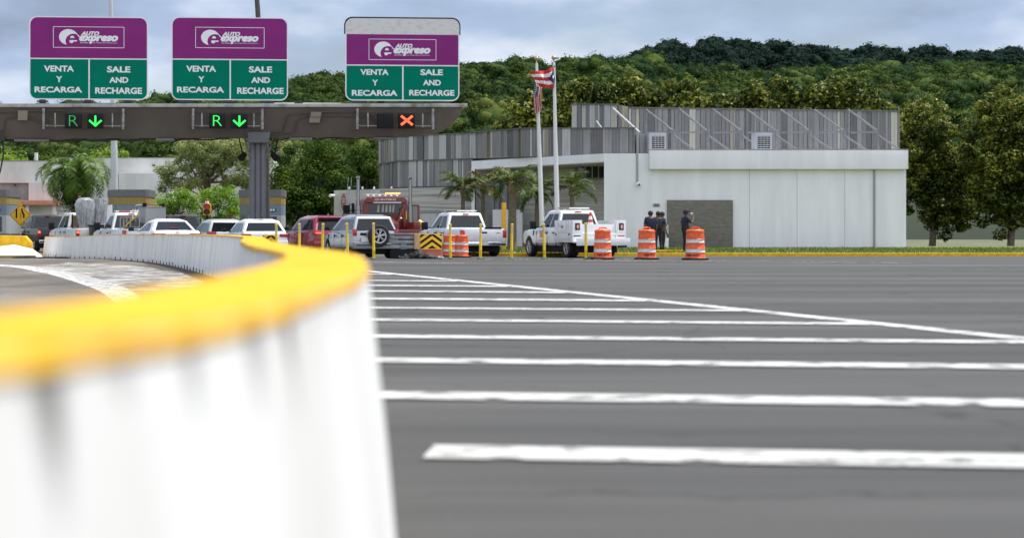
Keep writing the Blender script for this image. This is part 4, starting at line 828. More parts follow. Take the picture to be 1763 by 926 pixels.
# ------------------------------------------------------------------ toll gantry
def gantry():
    YG = 85; ang = R(5); cx = X_(445, YG)
    t = thing('toll_gantry', 'heavy grey brown toll gantry beam on a fluted grey column', 'gantry', (cx, YG, 0), ang)
    xl, xr = -17.5, 9.15
    def ztop(x): return 6.50 + x * .006
    def zbot(x): return 5.06 + x * .010
    mb = MB()
    def sec(x, zt, zb, yt0, yt1, yb0, yb1): return [(x, yt0, zt), (x, yb0, zb), (x, yb1, zb), (x, yt1, zt)]
    rings = [sec(xl, ztop(xl) - .16, zbot(xl), -1.0, 1.0, -.35, .35), sec(xr - 2.6, ztop(xr - 2.6) - .16, zbot(xr - 2.6), -1.0, 1.0, -.35, .35), sec(xr - 1.05, ztop(xr) - .16, zbot(xr) + .22, -1.0, 1.0, -.5, .5), sec(xr - .3, ztop(xr) - .16, ztop(xr) - .5, -1.0, 1.0, -.9, .9)]
    mb.loft(rings); mb.build('beam', beam_m, t)
    mb = MB(); mb.hexa([(xl, -1.1, ztop(xl) - .155), (xr - .05, -1.1, ztop(xr) - .155), (xr - .05, 1.1, ztop(xr) - .155), (xl, 1.1, ztop(xl) - .155)], [(xl, -1.1, ztop(xl)), (xr - .05, -1.1, ztop(xr)), (xr - .05, 1.1, ztop(xr)), (xl, 1.1, ztop(xl))]); mb.build('beam_flange', mat('flange_grey', (.40, .395, .38), .8, col2=(.16, .155, .14), nscale=2.2, lo=.45, hi=.72), t, bevel=.02)
    # column
    mb = MB()
    for dx in (-.27, -.03, .21): mb.cyl((dx, -.12, -.2), (dx, -.12, 5.0), .135, n=16); mb.cyl((dx, .25, -.2), (dx, .25, 5.0), .135, n=16)
    mb.bx(-.38, .32, -.05, .2, -.2, 5.0); col_m = mat('column_grey', (.135, .138, .152), .5, var=.08, nscale=2)
    mb.build('column', col_m, t, smooth=True)
    mb = MB(); mb.prism([(-.45, 4.82), (.42, 4.82), (.5, 5.3), (-.52, 5.3)], -.62, .5); mb.build('column_head', col_m, t, bevel=.04)
    for sx in (-1, 1):
        mb = MB(); mb.tube([(sx * .28, -.2, 4.1), (sx * .5, -.25, 4.6), (sx * .62, -.3, 5.08)], .045, 8); mb.build('head_strut', col_m, t, smooth=True)
        mb = MB(); mb.cyl((sx * .62, -.1, 4.35), (sx * .78, -.3, 4.15), .13, .16, 12); mb.cyl((sx * .7, -.1, 4.3), (sx * .85, 0, 5.06), .03, n=6); mb.build('floodlight', black, t, smooth=True)
    mb = MB(); mb.cyl((-15.6, 0, -.2), (-15.6, 0, 5.0), .38, n=18); mb.build('far_column', col_m, t, smooth=True)
    # conduits and junction boxes on the sloping face
    def F_(px, py, off=.03):          # point on the sloping front face for a photo position
        x = (px - 445) / 39.2; z = Z_(py, 84.2); f = (ztop(x) - .16 - z) / (ztop(x) - .16 - zbot(x)); return (x, -1.0 + .65 * max(0, min(1, f)) - off, z)
    cabm = mat('cable_black', (.02, .02, .02), .6); cg = mat('conduit_brown', (.09, .08, .07), .6)
    for line in ([(-40, 203), (2, 197), (10, 196), (38, 196)], [(54, 194), (120, 193)], [(-10, 230), (14, 226), (17, 210), (22, 205), (38, 203)], [(54, 203), (66, 208), (76, 213)],
                 [(452, 228), (478, 226), (486, 224), (492, 200), (500, 196), (530, 195)], [(452, 232), (505, 227), (510, 206), (520, 201), (530, 200)], [(550, 193), (612, 192)], [(552, 199), (640, 200)], [(80, 205), (92, 215)], [(634, 196), (644, 210), (650, 214)]):
        mb = MB(); mb.tube([F_(*q, .05) for q in line], .028, 6); mb.build('conduit', cg, t, smooth=True)
    for a, b, c, d in ((38, 54, 193.5, 209.5), (532, 550, 193, 201.5), (530, 548, 202.5, 211)):
        mb = MB(); p = F_(a, d, .04); q = F_(b, c, .04); mb.hexa([(p[0], p[1] - .12, p[2]), (q[0], p[1] - .12, p[2]), (q[0], p[1] + .05, p[2]), (p[0], p[1] + .05, p[2])], [(p[0] + .03, q[1] - .12, q[2]), (q[0] + .03, q[1] - .12, q[2]), (q[0] + .03, q[1] + .05, q[2]), (p[0] + .03, q[1] + .05, q[2])])
        mb.build('junction_box', mat('box_beige', (.30, .27, .22), .6), t)
    # cable runs and small lamps under the beam
    rnd = random.Random(9); mb = MB()
    pts = []
    for i in range(60):
        x = -11.5 + i * .33; pts.append((x, -.25, zbot(x) - .05 + .04 * math.sin(i * 1.3) + rnd.uniform(-.02, .02)))
    mb.tube(pts[:32], .035, 6); mb.tube([(p[0], p[1] + .12, p[2] - .03) for p in pts[2:28]], .03, 6); mb.tube(pts[35:50], .035, 6)
    mb.build('cable_run', cabm, t, smooth=True)
    for px, w in ((60, 1.5), (285, .8), (517, 1.0), (660, .9)):
        mb = MB(); x = (px - 445) / 39.2; mb.bx(x - w / 2, x + w / 2, -.5, -.1, zbot(x) - .12, zbot(x) - .02); mb.build('under_beam_light', mat('lamp_grey', (.15, .145, .14), .6), t, bevel=.02)
    mb = MB(); x = -11.05; mb.tube([(x, -.5, 5.05), (x + .03, -.5, 4.3), (x - .1, -.5, 3.6), (x - .25, -.5, 3.1), (x - .28, -.5, 1.2)], .035, 8); mb.ell((x - .25, -.5, 4.5), (.17, .2, .22), 8); mb.bx(x - .5, x + .1, -.7, -.3, 4.86, 5.06); mb.build('hanging_cable', cabm, t, smooth=True)
    mb = MB(); mb.tube([(-8.8, .6, ztop(-8) + .04), (-8.3, .6, ztop(-8) + .12), (-6.2, .6, ztop(-8) + .10), (-5.6, .6, ztop(-8) + .03)], .04, 6); mb.tube([(-6.1, .2, ztop(-8) + .4), (-5.6, .2, ztop(-8) + .03)], .03, 6); mb.build('top_conduit', cabm, t, smooth=True)
    mb = MB()
    for a, b in ((470, 505), (520, 585)): mb.bx((a - 445) / 39.2, (b - 445) / 39.2, -.8, -.5, ztop(2) + .0, ztop(2) + .05)
    mb.build('top_tray', white, t)
    return t, cx, YG, ang, ztop
gt, GX, GY, GA, ztop = gantry()
def gpos(lx, ly, z): c, s = math.cos(GA), math.sin(GA); return (GX + lx * c - ly * s, GY + lx * s + ly * c, z)
def lx_of(px, ly=-1.2):      # local x on the gantry for a photo column
    lx = 0
    for _ in range(8):
        g = gpos(lx, ly, 0); cur = PX0 + g[0] / g[1] * FPX; lx += (px - cur) / 39.2
    return lx

def toll_sign(label, x0, x1, yt, yp, ys, yb, txt, logo, blank=False):
    lc = lx_of((x0 + x1) / 2, -.9); g = gpos(lc, -.9, 0); s = FPX / g[1]; zb = Z_(yb, g[1])
    t = thing('overhead_sign', label, 'road sign', (g[0], g[1], ztop(lc)), GA, 'purple and green signs on the gantry')
    dz = zb - ztop(lc); W = (x1 - x0) / s; xc = (x0 + x1) / 2
    def X(px): return (px - xc) / s
    def Z(py): return (yb - py) / s + dz
    mb = MB(); mb.prism(rrect(-W / 2, W / 2, Z(yb), Z(yt), 13 / s), 0, .06); mb.build('sign_panel', signback if blank else white, t)
    e = 2.0 / s
    mb = MB(); mb.prism(rrect(-W / 2 + e, W / 2 - e, Z(ys - 1), Z(yp), 12 / s if not blank else .01, corners=(0, 0, 0 if blank else 1, 0 if blank else 1)), -.008, -.002); mb.build('purple_panel', purple, t)
    dv = X(x0 + (x1 - x0) * .503)
    mb = MB(); mb.prism(rrect(-W / 2 + e, dv - 1.3 / s, Z(yb - 2), Z(ys + 1.2), 11 / s, corners=(1, 0, 0, 0)), -.008, -.002); mb.prism(rrect(dv + 1.3 / s, W / 2 - e, Z(yb - 2), Z(ys + 1.2), 11 / s, corners=(0, 1, 0, 0)), -.008, -.002); mb.build('green_panel', green_s, t)
    if blank:
        mb = MB(); r0 = rrect(-W / 2 - .02, W / 2 + .02, Z(yb), Z(yt) + .03, 13 / s, corners=(0, 0, 1, 1)); pts = [(x, .03, z) for x, z in r0 if z > Z(yp) - .01]; pts = [(W / 2 + .02, .03, Z(yp))] + pts + [(-W / 2 - .02, .03, Z(yp))]
        mb.tube(pts, .035, 6); mb.build('black_edge_strip', black, t, smooth=True)
        mb = MB(); mb.prism(rrect(-W / 2, W / 2, Z(yb), Z(yp) , 13 / s, corners=(1, 1, 0, 0)), -.0015, -.0005); mb.build('white_border', white, t)
    mb = MB()
    for (b, a0, a1, b0, b1) in txt: mb = MB(); add_text(mb, b, X(a0), X(a1), Z(b1), Z(b0), -.012, bold=.034); mb.build('lettering', white, t, fix=False)
    # emblem plate: outlined box, crescent with small e, slanted words
    lx0, lx1, ly0, ly1 = logo; mb = MB(); th = .9 / s; A, B, C_, D = X(lx0), X(lx1), Z(ly1), Z(ly0); y = -.012
    for q in ((A, B, C_, C_ + th), (A, B, D - th, D), (A, A + th, C_, D), (B - th, B, C_, D)): mb.add([(q[0], y, q[2]), (q[1], y, q[2]), (q[1], y, q[3]), (q[0], y, q[3])], [(0, 1, 2, 3)])
    k = (lx1 - lx0) / 1763 * 130 / (1680 - 25) * 1763 / 130      # scale of the emblem drawing (units of the measured crop)
    def E(u, v): return (A + (u - 25) / (1680 - 25) * (B - A), y, D - (v - 85) / (577 - 85) * (D - C_))
    # crescent: outer circle minus an inner one toward lower right
    oc, orx, ory = (380, 328), 218, 180; ic, irx, iry = (500, 420), 186, 168
    outer = [(oc[0] + orx * math.cos(R(a)), oc[1] - ory * math.sin(R(a))) for a in range(-2, 266, 4)]; outer = [(608, 312)] + [p for p in outer if not (p[0] > 585 and p[1] > 300)]
    inner = [(ic[0] + irx * math.cos(R(a)), ic[1] - iry * math.sin(R(a))) for a in range(210, 28, -5)]
    n = 44
    def resamp(pl):
        d = [0]
        for p, q in zip(pl, pl[1:]): d.append(d[-1] + math.hypot(q[0] - p[0], q[1] - p[1]))
        return [(float(np.interp(d[-1] * i / (n - 1), d, [p[0] for p in pl])), float(np.interp(d[-1] * i / (n - 1), d, [p[1] for p in pl]))) for i in range(n)]
    oo = resamp(outer); ii = resamp(inner[::-1])
    mb.add([E(*p) for p in oo] + [E(*p) for p in ii], [(i, i + 1, n + i + 1, n + i) for i in range(n - 1)])
    up = [(470 + 48 * math.cos(R(a)), 352 - 54 * math.sin(R(a))) for a in range(0, 181, 15)]; mb.add([E(*p) for p in up], [tuple(range(len(up)))])
    lo = [(405, 402), (582, 402), (575, 432), (510, 432)] + [(452 + 46 * math.cos(R(a)), 432 + 38 * math.sin(R(a))) for a in range(20, 181, 20)]; mb.add([E(*p) for p in lo], [tuple(range(len(lo)))])
    def T(body, u0, u1, v0, v1, yo, **kw):
        a = E(u0, v1); b = E(u1, v0); add_text(mb, body, a[0], b[0], a[2], b[2], yo, **kw)
    T('AUTO', 668, 1098, 195, 290, y, shear=.3, bold=.055); T('expreso', 628, 1538, 288, 478, y - .002, shear=.25, bold=.06)
    T('SISTEMA', 650, 850, 448, 472, y, shear=.2, bold=.01); T('DE PEAJE ELECTRÓNICO', 948, 1520, 446, 474, y, shear=.2, bold=.01)
    mb.build('emblem', white, t, fix=False)
    for px in (.11, .49, .83):
        xx = X(x0 + (x1 - x0) * px); mb = MB(); mb.bx(xx - .14, xx + .14, .07, .3, 0, dz + .25); mb.bx(xx - .24, xx + .24, .0, .3, dz - .10, dz - .045); mb.bx(xx - .28, xx + .28, .0, .5, 0, .03); mb.build('mounting_bracket', mat('bracket_dark', (.05, .05, .05), .6), t)
    return t
T1 = lambda o, p: [(b, x0 + o, x1 + o, y0 + p, y1 + p) for b, x0, x1, y0, y1 in (('VENTA', 76.5, 127.5, 113.8, 124.3), ('Y', 97, 107.5, 132, 142.3), ('RECARGA', 60.5, 141.5, 150, 160), ('SALE', 184, 224, 114.3, 125), ('AND', 188, 220.5, 132.8, 142.8), ('RECHARGE', 163.8, 244, 150.8, 161.8))]
toll_sign('leftmost of the three purple and green toll signs, nearest the left edge', 51.3, 254.3, 29.3, 31, 101.6, 172, T1(0, 0), (92, 213.5, 46.5, 83))
toll_sign('middle purple and green toll sign, mounted left of the gantry column', 295.5, 496, 30.3, 32, 102.8, 173, T1(244.5, 0.2), (336.5, 455.3, 47.5, 83.5))
toll_sign('rightmost toll sign with a dirty blank white strip above its purple panel', 594.2, 791.8, 32.5, 60, 113, 174, (('VENTA', 620, 669, 120, 130), ('Y', 640.5, 650.5, 138, 148), ('RECARGA', 605.3, 684.3, 155.8, 165.8), ('SALE', 724, 763, 119.5, 129.8), ('AND', 728.5, 759.5, 137.6, 147.3), ('RECHARGE', 704.5, 783, 155, 165)), (634.5, 751.5, 67.8, 104), True)

led_g = mat('green_led', (.05, .9, .15), .4, emit=(.02, .90, .07), estr=.95); led_gd = mat('dim_green_led', (.03, .3, .06), .4, emit=(.04, .42, .08), estr=.42); led_r = mat('red_led', (.9, .1, .03), .4, emit=(1, .10, .03), estr=1.7)
def lane_signal(label, xa, xb, boxes, sym):
    lc = lx_of((xa + xb) / 2, -1.25); g = gpos(lc, -1.25, 0); s = FPX / g[1]; zc = Z_(209, g[1]); xc = (xa + xb) / 2
    t = thing('lane_signal', label, 'lane signal', (g[0], g[1], zc), GA, 'lane signals hung on the gantry beam')
    X = lambda px: (px - xc) / s; Z = lambda py: (209 - py) / s
    for px in (xa, xb): 
        mb = MB(); mb.cyl((X(px), .05, Z(187)), (X(px), .05, Z(222.5)), .055, n=10); mb.build('post', mat('weathered_post', (.26, .26, .26), .7, var=.4, nscale=7), t, smooth=True)
        mb = MB(); mb.bx(X(px) - .05, X(px) + .05, .06, .32, Z(190.5), Z(188.5)); mb.bx(X(px) - .05, X(px) + .05, .06, .6, Z(221), Z(219)); mb.build('bracket', mat('bracket_dark', (.05, .05, .05), .6), t)
    mb = MB(); mb.bx(X(xa - 5), X(xb + 5), .12, .16, Z(195.5), Z(194)); mb.bx(X(xa - 5), X(xb + 5), .12, .16, Z(221.5), Z(220)); mb.build('rail', cabm_ := mat('cable_black', (.02, .02, .02), .6), t)
    for a, b in ((xa + 3, boxes[0][0]), (boxes[-1][1], xb - 3)):
        mb = MB(); mb.bx(X(a), X(b), .06, .09, Z(217.5), Z(216)); mb.bx(X((a + b) / 2) - .03, X((a + b) / 2) + .03, .05, .08, Z(219), Z(195)); mb.build('cross_rail', mat('weathered_post', (.26, .26, .26), .7), t)
    for (a, b), sy in zip(boxes, sym):
        mb = MB(); mb.bx(X(a), X(b), -.12, .14, Z(220.5), Z(196)); h = mb.build('signal_box', black, t, bevel=.02)
        m_ = (a + b) / 2; mb = MB(); y = -.125
        if sy in ('R', 'r'): add_text(mb, 'R', X(m_ - 7.2), X(m_ + 7.8), Z(217.5), Z(199.5), y, bold=-.02); mb.build('led_letter', led_g if sy == 'R' else led_gd, h, fix=False)
        if sy == 'A':
            def seg(p, q, w):
                p = Vector(p); q = Vector(q); n_ = Vector((-(q - p).y, (q - p).x)).normalized() * w / 2
                mb.add([(X(v.x), y, Z(v.y)) for v in (p - n_, q - n_, q + n_, p + n_)], [(0, 1, 2, 3)])
            seg((m_, 199.5), (m_, 215), 3.2); seg((m_ - 10.5, 207.5), (m_ + .8, 217.5), 3.2); seg((m_ + 10.5, 207.5), (m_ - .8, 217.5), 3.2); mb.build('led_arrow', led_g, h, fix=False)
        if sy == 'X':
            def seg(p, q, w):
                p = Vector(p); q = Vector(q); n_ = Vector((-(q - p).y, (q - p).x)).normalized() * w / 2
                mb.add([(X(v.x), y, Z(v.y)) for v in (p - n_, q - n_, q + n_, p + n_)], [(0, 1, 2, 3)])
            seg((m_ - 10, 200), (m_ + 10, 215.5), 4); seg((m_ + 10, 200), (m_ - 10, 215.5), 4); mb.build('led_cross', led_r, h, fix=False)
    if len(boxes) == 2 and boxes[1][0] - boxes[0][1] < 9:
        a = boxes[0][1] + 1.2; b = boxes[1][0] - 1.2; mb = MB(); mb.bx(X(a), X(b), .0, .1, Z(219), Z(206)); mb.build('control_box', mat('box_pale', (.45, .43, .38), .6), t)
lane_signal('lane signal with a dim green R and bright down arrow, under the leftmost sign', 75.5, 211.5, ((112, 141), (150.5, 178)), ('r', 'A'))
lane_signal('lane signal with a bright green R and down arrow, just left of the column', 332.5, 451.5, ((360, 388), (398, 426)), ('R', 'A'))
lane_signal('lane signal showing a glowing red cross beside a blank black box', 615, 746, ((649, 677), (686, 714)), ('', 'X'))

# ------------------------------------------------------------------ toll booths
def booth(label, px0, px1, Y, seed):
    t = thing('toll_booth', label, 'toll booth', (X_((px0 + px1) / 2, Y), Y, -.1), 0, 'toll booths between the lanes'); s = S_(Y); W = (px1 - px0) / s / 2; D = 3.4; c = .5
    def ring(z, e=0): return [(-W - e, .9, z), (-W + c, -e, z), (W - .12, -e, z), (W + e, .12, z), (W + e, D + e, z), (-W - e, D + e, z)]
    z = lambda py: Z_(py, Y) + .1
    bg = mat('booth_grey', (.13, .133, .145), .5, var=.05); tan = mat('booth_tan', (.30, .215, .06), .6, var=.1); blu = mat('booth_blue_grey', (.17, .22, .27), .5, var=.1, nscale=2); pal = mat('booth_pale', (.36, .38, .40), .5)
    for nm, a, b, m, e in (('base', 0, .95, bg, .04), ('lower_band', .95, z(371), pal, 0), ('wall', z(371), z(352), blu, 0), ('tan_band', z(352), z(339), tan, .012), ('roof_fascia', z(339), z(326.5), bg, .05)):
        mb = MB(); mb.loft([ring(a + .002, e), ring(b, e)]); mb.build(nm, m, t)
    mb = MB(); mb.bx(-W + c + .1, W - .35, -.02, -.004, 1.05, z(373)); mb.build('window', glass, t)
    mb = MB(); mb.add([(-W - .012, .86, .9), (-W + c - .012, -.03, .9), (-W + c - .012, -.03, z(353)), (-W - .012, .86, z(353))], [(0, 1, 2, 3)]); mb.build('door_opening', mat('booth_green_glass', (.12, .16, .12), .2), t, fix=False)
    mb = MB(); mb.bx(W - .75, W - .4, -.05, -.004, z(364), z(359)); sg = mb.build('notice', mat('notice_blue', (.04, .08, .14), .5), t)
    mb = MB(); mb.bx(W - .7, W - .6, -.056, -.052, z(363), z(360)); mb.bx(W - .56, W - .46, -.056, -.052, z(363), z(360)); mb.build('notice_mark', white, sg)
booth('toll booth right behind the grey gantry column', 411, 488, 101, 1)
booth('toll booth behind the grey box on the white utility pickup, beside the palm', 183, 255, 101, 2)
booth('toll booth cut off by the left edge behind the diamond sign', -66, 15, 99, 3)

# ------------------------------------------------------------------ poles, signs, signals
def pole_tag(name, label, cat, base, pts, rad, m, n=14):
    t = thing(name, label, cat, base); mb = MB(); mb.tube(pts, rad, n); mb.build('shaft', m, t, smooth=True); return t
t = pole_tag('lighting_pole', 'tall pale grey tapered lighting pole rising behind the left sign', 'light pole', (X_(197, 120), 120, -.1), [(0, 0, 0), (0, 0, 5.5), (-.22, 0, 15), (-.32, 0, 19)], [.25, .21, .12, .10], polegrey)
mb = MB(); mb.tube([(-.32, 0, 18.9), (-.3, -1, 19.5), (-.3, -2.2, 19.6)], .05, 8); mb.build('arm', polegrey, t); mb = MB(); mb.bx(-.45, -.15, -3, -2.1, 19.5, 19.68); mb.build('lamp_head', dgrey, t, bevel=.04)
mb = MB(); mb.cyl((0, 0, 0), (0, 0, .5), .34); mb.build('base_plate', polegrey, t)
t = pole_tag('steel_pole', 'dark brown leaning pole behind the gantry column, rising above the middle sign', 'pole', (X_(459, 91), 91, -.1), [(0, 0, 0), (-.02, 0, 4.6), (-.42, 0, 11.5), (-.6, 0, 14)], [.17, .15, .12, .10], mat('dark_pole', (.07, .055, .055), .7, var=.15))
mb = MB(); mb.cyl((0, 0, 0), (0, 0, .4), .22); mb.build('footing', concrete, t)
t = pole_tag('utility_pole', 'slim pale concrete utility pole seen above the grey building at the left', 'utility pole', (X_(63, 162), 162, -.1), [(0, 0, 0), (-.03, 0, 7.6)], [.2, .15], concrete_w)
mb = MB(); mb.cyl((-.2, -.1, 6.4), (.2, -.1, 6.4), .05); mb.cyl((-.15, -.12, 7.0), (-.15, -.12, 7.15), .07); mb.build('insulator', steel, t)
t = pole_tag('post', 'rusty orange brown post left of the toll booth', 'post', (X_(394.5, 102), 102, -.1), [(0, 0, 0), (0, 0, 1.85)], [.12, .11], mat('rust_post', (.26, .09, .03), .9, var=.25, nscale=6), 8)
mb = MB(); mb.cyl((0, 0, 1.85), (0, 0, 1.92), .13, n=8); mb.build('cap', bark, t)
t = thing('height_post', 'tall orange yellow square post beside the thick trunked palm', 'post', (X_(867.5, 92), 92, .05)); mb = MB(); mb.bx(-.1, .1, -.1, .1, -.05, Z_(349, 92) - .05); mb.build('shaft', mat('orange_yellow', (.75, .38, .01), .5, var=.06), t, bevel=.015)

def diamond():
    Y = 90; t = thing('warning_sign', 'yellow diamond lane merge sign at the left edge before the toll booth', 'road sign', (X_(35, Y), Y, -.1)); z0 = Z_(370.5, Y) + .1; h = 19.3 / S_(Y)
    mb = MB(); r = .06; mb.add([(0, -.02, z0 - h), (h, -.02, z0), (0, -.02, z0 + h), (-h, -.02, z0), (0, .01, z0 - h), (h, .01, z0), (0, .01, z0 + h), (-h, .01, z0)], [(0, 1, 2, 3), (7, 6, 5, 4), (0, 4, 5, 1), (1, 5, 6, 2), (2, 6, 7, 3), (3, 7, 4, 0)]); mb.build('sign_panel', mat('sign_yellow', (.78, .42, .01), .5), t, bevel=.01)
    k = h / 19.3; y = -.026; mb = MB()
    def q(pts): mb.add([(a * k, y, z0 - b * k) for a, b in pts], [tuple(range(len(pts)))])
    q([(-8, -10.5), (-5.2, -11.5), (-5.2, 5), (-8, 5)]); q([(1.5, -11), (4, -11.5), (4.4, -7), (1.8, -6)]); q([(1.8, -6), (4.4, -7), (7.5, -1.5), (4.8, -.5)]); q([(4.8, -.5), (7.5, -1.5), (7.5, 5), (4.8, 5)])
    for i in range(4): q([(0, -3 + i * 2.3), (1.6, -3 + i * 2.3), (1.6, -1.8 + i * 2.3), (0, -1.8 + i * 2.3)])
    mb.build('symbol', black, t, fix=False)
    mb = MB()
    b = h - .05
    for s0, s1 in (((0, -b), (b, 0)), ((b, 0), (0, b)), ((0, b), (-b, 0)), ((-b, 0), (0, -b))):
        p = Vector(s0); r_ = Vector(s1); n_ = Vector((-(r_ - p).y, (r_ - p).x)).normalized() * .008; mb.add([(v.x, y, z0 + v.y) for v in (p - n_, r_ - n_, r_ + n_, p + n_)], [(0, 1, 2, 3)])
    mb.build('border', black, t, fix=False)
    mb = MB(); mb.cyl((0, .05, 0), (0, .05, z0 + .2), .035); mb.build('post', steel, t, smooth=True)
diamond()
def signal(label, px, Y, yt, yb, rz, lit=True):
    t = thing('traffic_signal', label, 'traffic light', (X_(px, Y), Y, -.1), rz); zb = Z_(yb, Y) + .1; zt = Z_(yt, Y) + .1; w = .19
    mb = MB(); mb.bx(-w, w, -.12, .12, zb, zt); mb.build('housing', mat('signal_yellow', (.85, .45, .02), .5), t, bevel=.03)
    for i, (m, e) in enumerate(((mat('signal_red', (.5, .02, .01), .3, emit=(1, .05, .02), estr=.12 if lit else 0), .72), (mat('signal_dark_lens', (.03, .03, .015), .3), .26))):
        z = zb + (zt - zb) * e; mb = MB(); mb.lathe([(.001, 0), (.13, 0), (.13, .02), (.001, .03)], 18, (0, -.15, z), 0, 'Y'); ln = mb.build('lens', m, t, smooth=True)
        mb = MB()
        n = 14
        for k in range(n):
            a0 = R(-20 + 220 * k / n); a1 = R(-20 + 220 * (k + 1) / n)
            mb.hexa([(.14 * math.cos(a0), -.34, z + .14 * math.sin(a0)), (.155 * math.cos(a0), -.34, z + .155 * math.sin(a0)), (.155 * math.cos(a0), -.12, z + .155 * math.sin(a0)), (.14 * math.cos(a0), -.12, z + .14 * math.sin(a0))],
                    [(.14 * math.cos(a1), -.34, z + .14 * math.sin(a1)), (.155 * math.cos(a1), -.34, z + .155 * math.sin(a1)), (.155 * math.cos(a1), -.12, z + .155 * math.sin(a1)), (.14 * math.cos(a1), -.12, z + .14 * math.sin(a1))])
        mb.build('visor', black, ln, smooth=False)
    mb = MB(); mb.cyl((0, 0, zt), (0, 0, zt + .07), .1); mb.cyl((0, 0, zt + .07), (0, 0, zt + .12), .09, n=12); mb.build('strobe_base', white, t, smooth=True); mb = MB(); mb.ell((0, 0, zt + .16), (.07, .07, .08), 6); mb.build('strobe', tail_red, t, smooth=True)
    mb = MB(); mb.cyl((0, .02, 0), (0, .02, zb), .05); mb.cyl((0, .02, 0), (0, .02, .03), .15); mb.build('post', black, t, smooth=True)
signal('yellow two lens traffic light showing red before the lime green bushes', 356.5, 92, 350.5, 371, 0)
signal('yellow traffic light turned away, half hidden by the plastic wrapped load', 137, 97, 346, 362, R(-42), False)

# flagpoles and flags
def flagpole(label, px, Y, ytop, lean):
    t = thing('flagpole', label, 'flagpole', (X_(px, Y), Y, .03), 0, 'white flagpoles before the white building'); h = Z_(ytop, Y) - .03
    mb = MB(); mb.tube([(0, 0, 0), (lean * .5, 0, h * .5), (lean, 0, h)], [.11, .10, .06], 14); mb.build('shaft', mat('flagpole_paint', (.66, .67, .69), .4), t, smooth=True)
    mb = MB(); mb.cyl((lean, 0, h), (lean, 0, h + .14), .03); mb.ell((lean, 0, h + .22), (.12, .12, .1), 8); mb.build('finial', mat('finial_gold', (.45, .38, .25), .3, metal=.8), t, smooth=True)
    mb = MB(); mb.cyl((0, 0, -.05), (0, 0, .06), .25); mb.build('base_plate', steel, t, smooth=True)
    mb = MB(); mb.tube([(.1, -.09, 1.2), (lean * .5 + .09, -.09, h * .5), (lean + .03, -.07, h - .1)], .008, 5); mb.build('halyard', white, t)
    return h
flagpole('left flagpole, the one carrying the limp stars and stripes flag', 934, 92, 109, -.28)
flagpole('right flagpole, the one with the waving red and white striped flag', 960, 90, 108, -.17)
f_red = mat('flag_red', (.50, .03, .035), .8); f_white = mat('flag_white', (.75, .75, .76), .8); f_blue = mat('flag_blue', (.018, .028, .085), .8)
def star_in(u, v, cu, cv, r):
    x = u - cu; y = v - cv; rr = math.hypot(x, y)
    if rr > r: return False
    a = (math.atan2(y, x) - math.pi / 2) % (2 * math.pi / 5); a = min(a, 2 * math.pi / 5 - a)
    return rr * math.cos(R(36) - a) < r * .5 or rr < r * .42 * 1 / math.cos(a - R(36)) * .95
def flag(name, label, pts, colour, nu=110, nv=66):
    V = []; F = []; M = []
    for j in range(nv + 1):
        for i in range(nu + 1): V.append(pts(i / nu, j / nv))
    for j in range(nv):
        for i in range(nu): a = j * (nu + 1) + i; F.append((a, a + 1, a + nu + 2, a + nu + 1)); M.append(colour((i + .5) / nu, (j + .5) / nv))
    me = bpy.data.meshes.new(name); me.from_pydata(V, [], F)
    for m in (f_red, f_white, f_blue): me.materials.append(m)
    me.polygons.foreach_set('material_index', M); me.polygons.foreach_set('use_smooth', [True] * len(F)); me.update()
    o = bpy.data.objects.new(name, me); C.objects.link(o); md = o.modifiers.new('s', 'SOLIDIFY'); md.thickness = .004
    tag(o, label, 'flag'); return o
def pr_col(u, v):            # u from hoist, v from top
    if u < .46 * (1 - abs(v - .5) * 2): return 1 if star_in(u * 1.5, 1 - v, .2, .5, .15) else 2
    return 0 if int(v * 5) % 2 == 0 else 1
def pr_pts(u, v):
    Y = 89.85; ax = np.interp(u, [0, .3, .5, .75, 1], [955.5, 948, 942, 928, 911]); 
    yt = np.interp(u, [0, .25, .6, 1], [112.5, 117, 122, 123.5]); yb = np.interp(u, [0, .12, .4, .7, 1], [138, 151, 153, 151, 147])
    fold = math.sin(u * 13 + v * 3) * .10 + math.sin(u * 24 + 1) * .03
    p = P(ax + v * np.interp(u, [0, .5, 1], [0, 3, 15]), yt + (yb - yt) * v, Y); return (p.x, p.y + fold, p.z)
flag('flag', 'red and white striped flag with a dark blue star triangle, waving left', pr_pts, pr_col)
def us_col(u, v):
    if u < .4 and v < 7 / 13:
        uu = u / .4 * 6; vv = v / (7 / 13) * 5; return 1 if math.hypot((uu % 1 - .5) * .8, vv % 1 - .5) < .26 else 2
    return 0 if int(v * 13) % 2 == 0 else 1
def us_pts(u, v):            # hanging limp: the fly drops down the pole, folds run nearly vertical
    Y = 91.8; drop = u * 52 + v * 5 * (1 - u); x = 919.5 + 14 * v - 3 * math.sin(u * 3) * .5 + math.sin(v * 15 + u * 2) * .8; y = 146 + drop - v * 9 * u
    p = P(x, y, Y); return (p.x, p.y + math.sin(v * 15.7 + u * 4) * .1, p.z)
flag('flag', 'limp stars and stripes flag hanging down the left flagpole', us_pts, us_col, 80, 78)

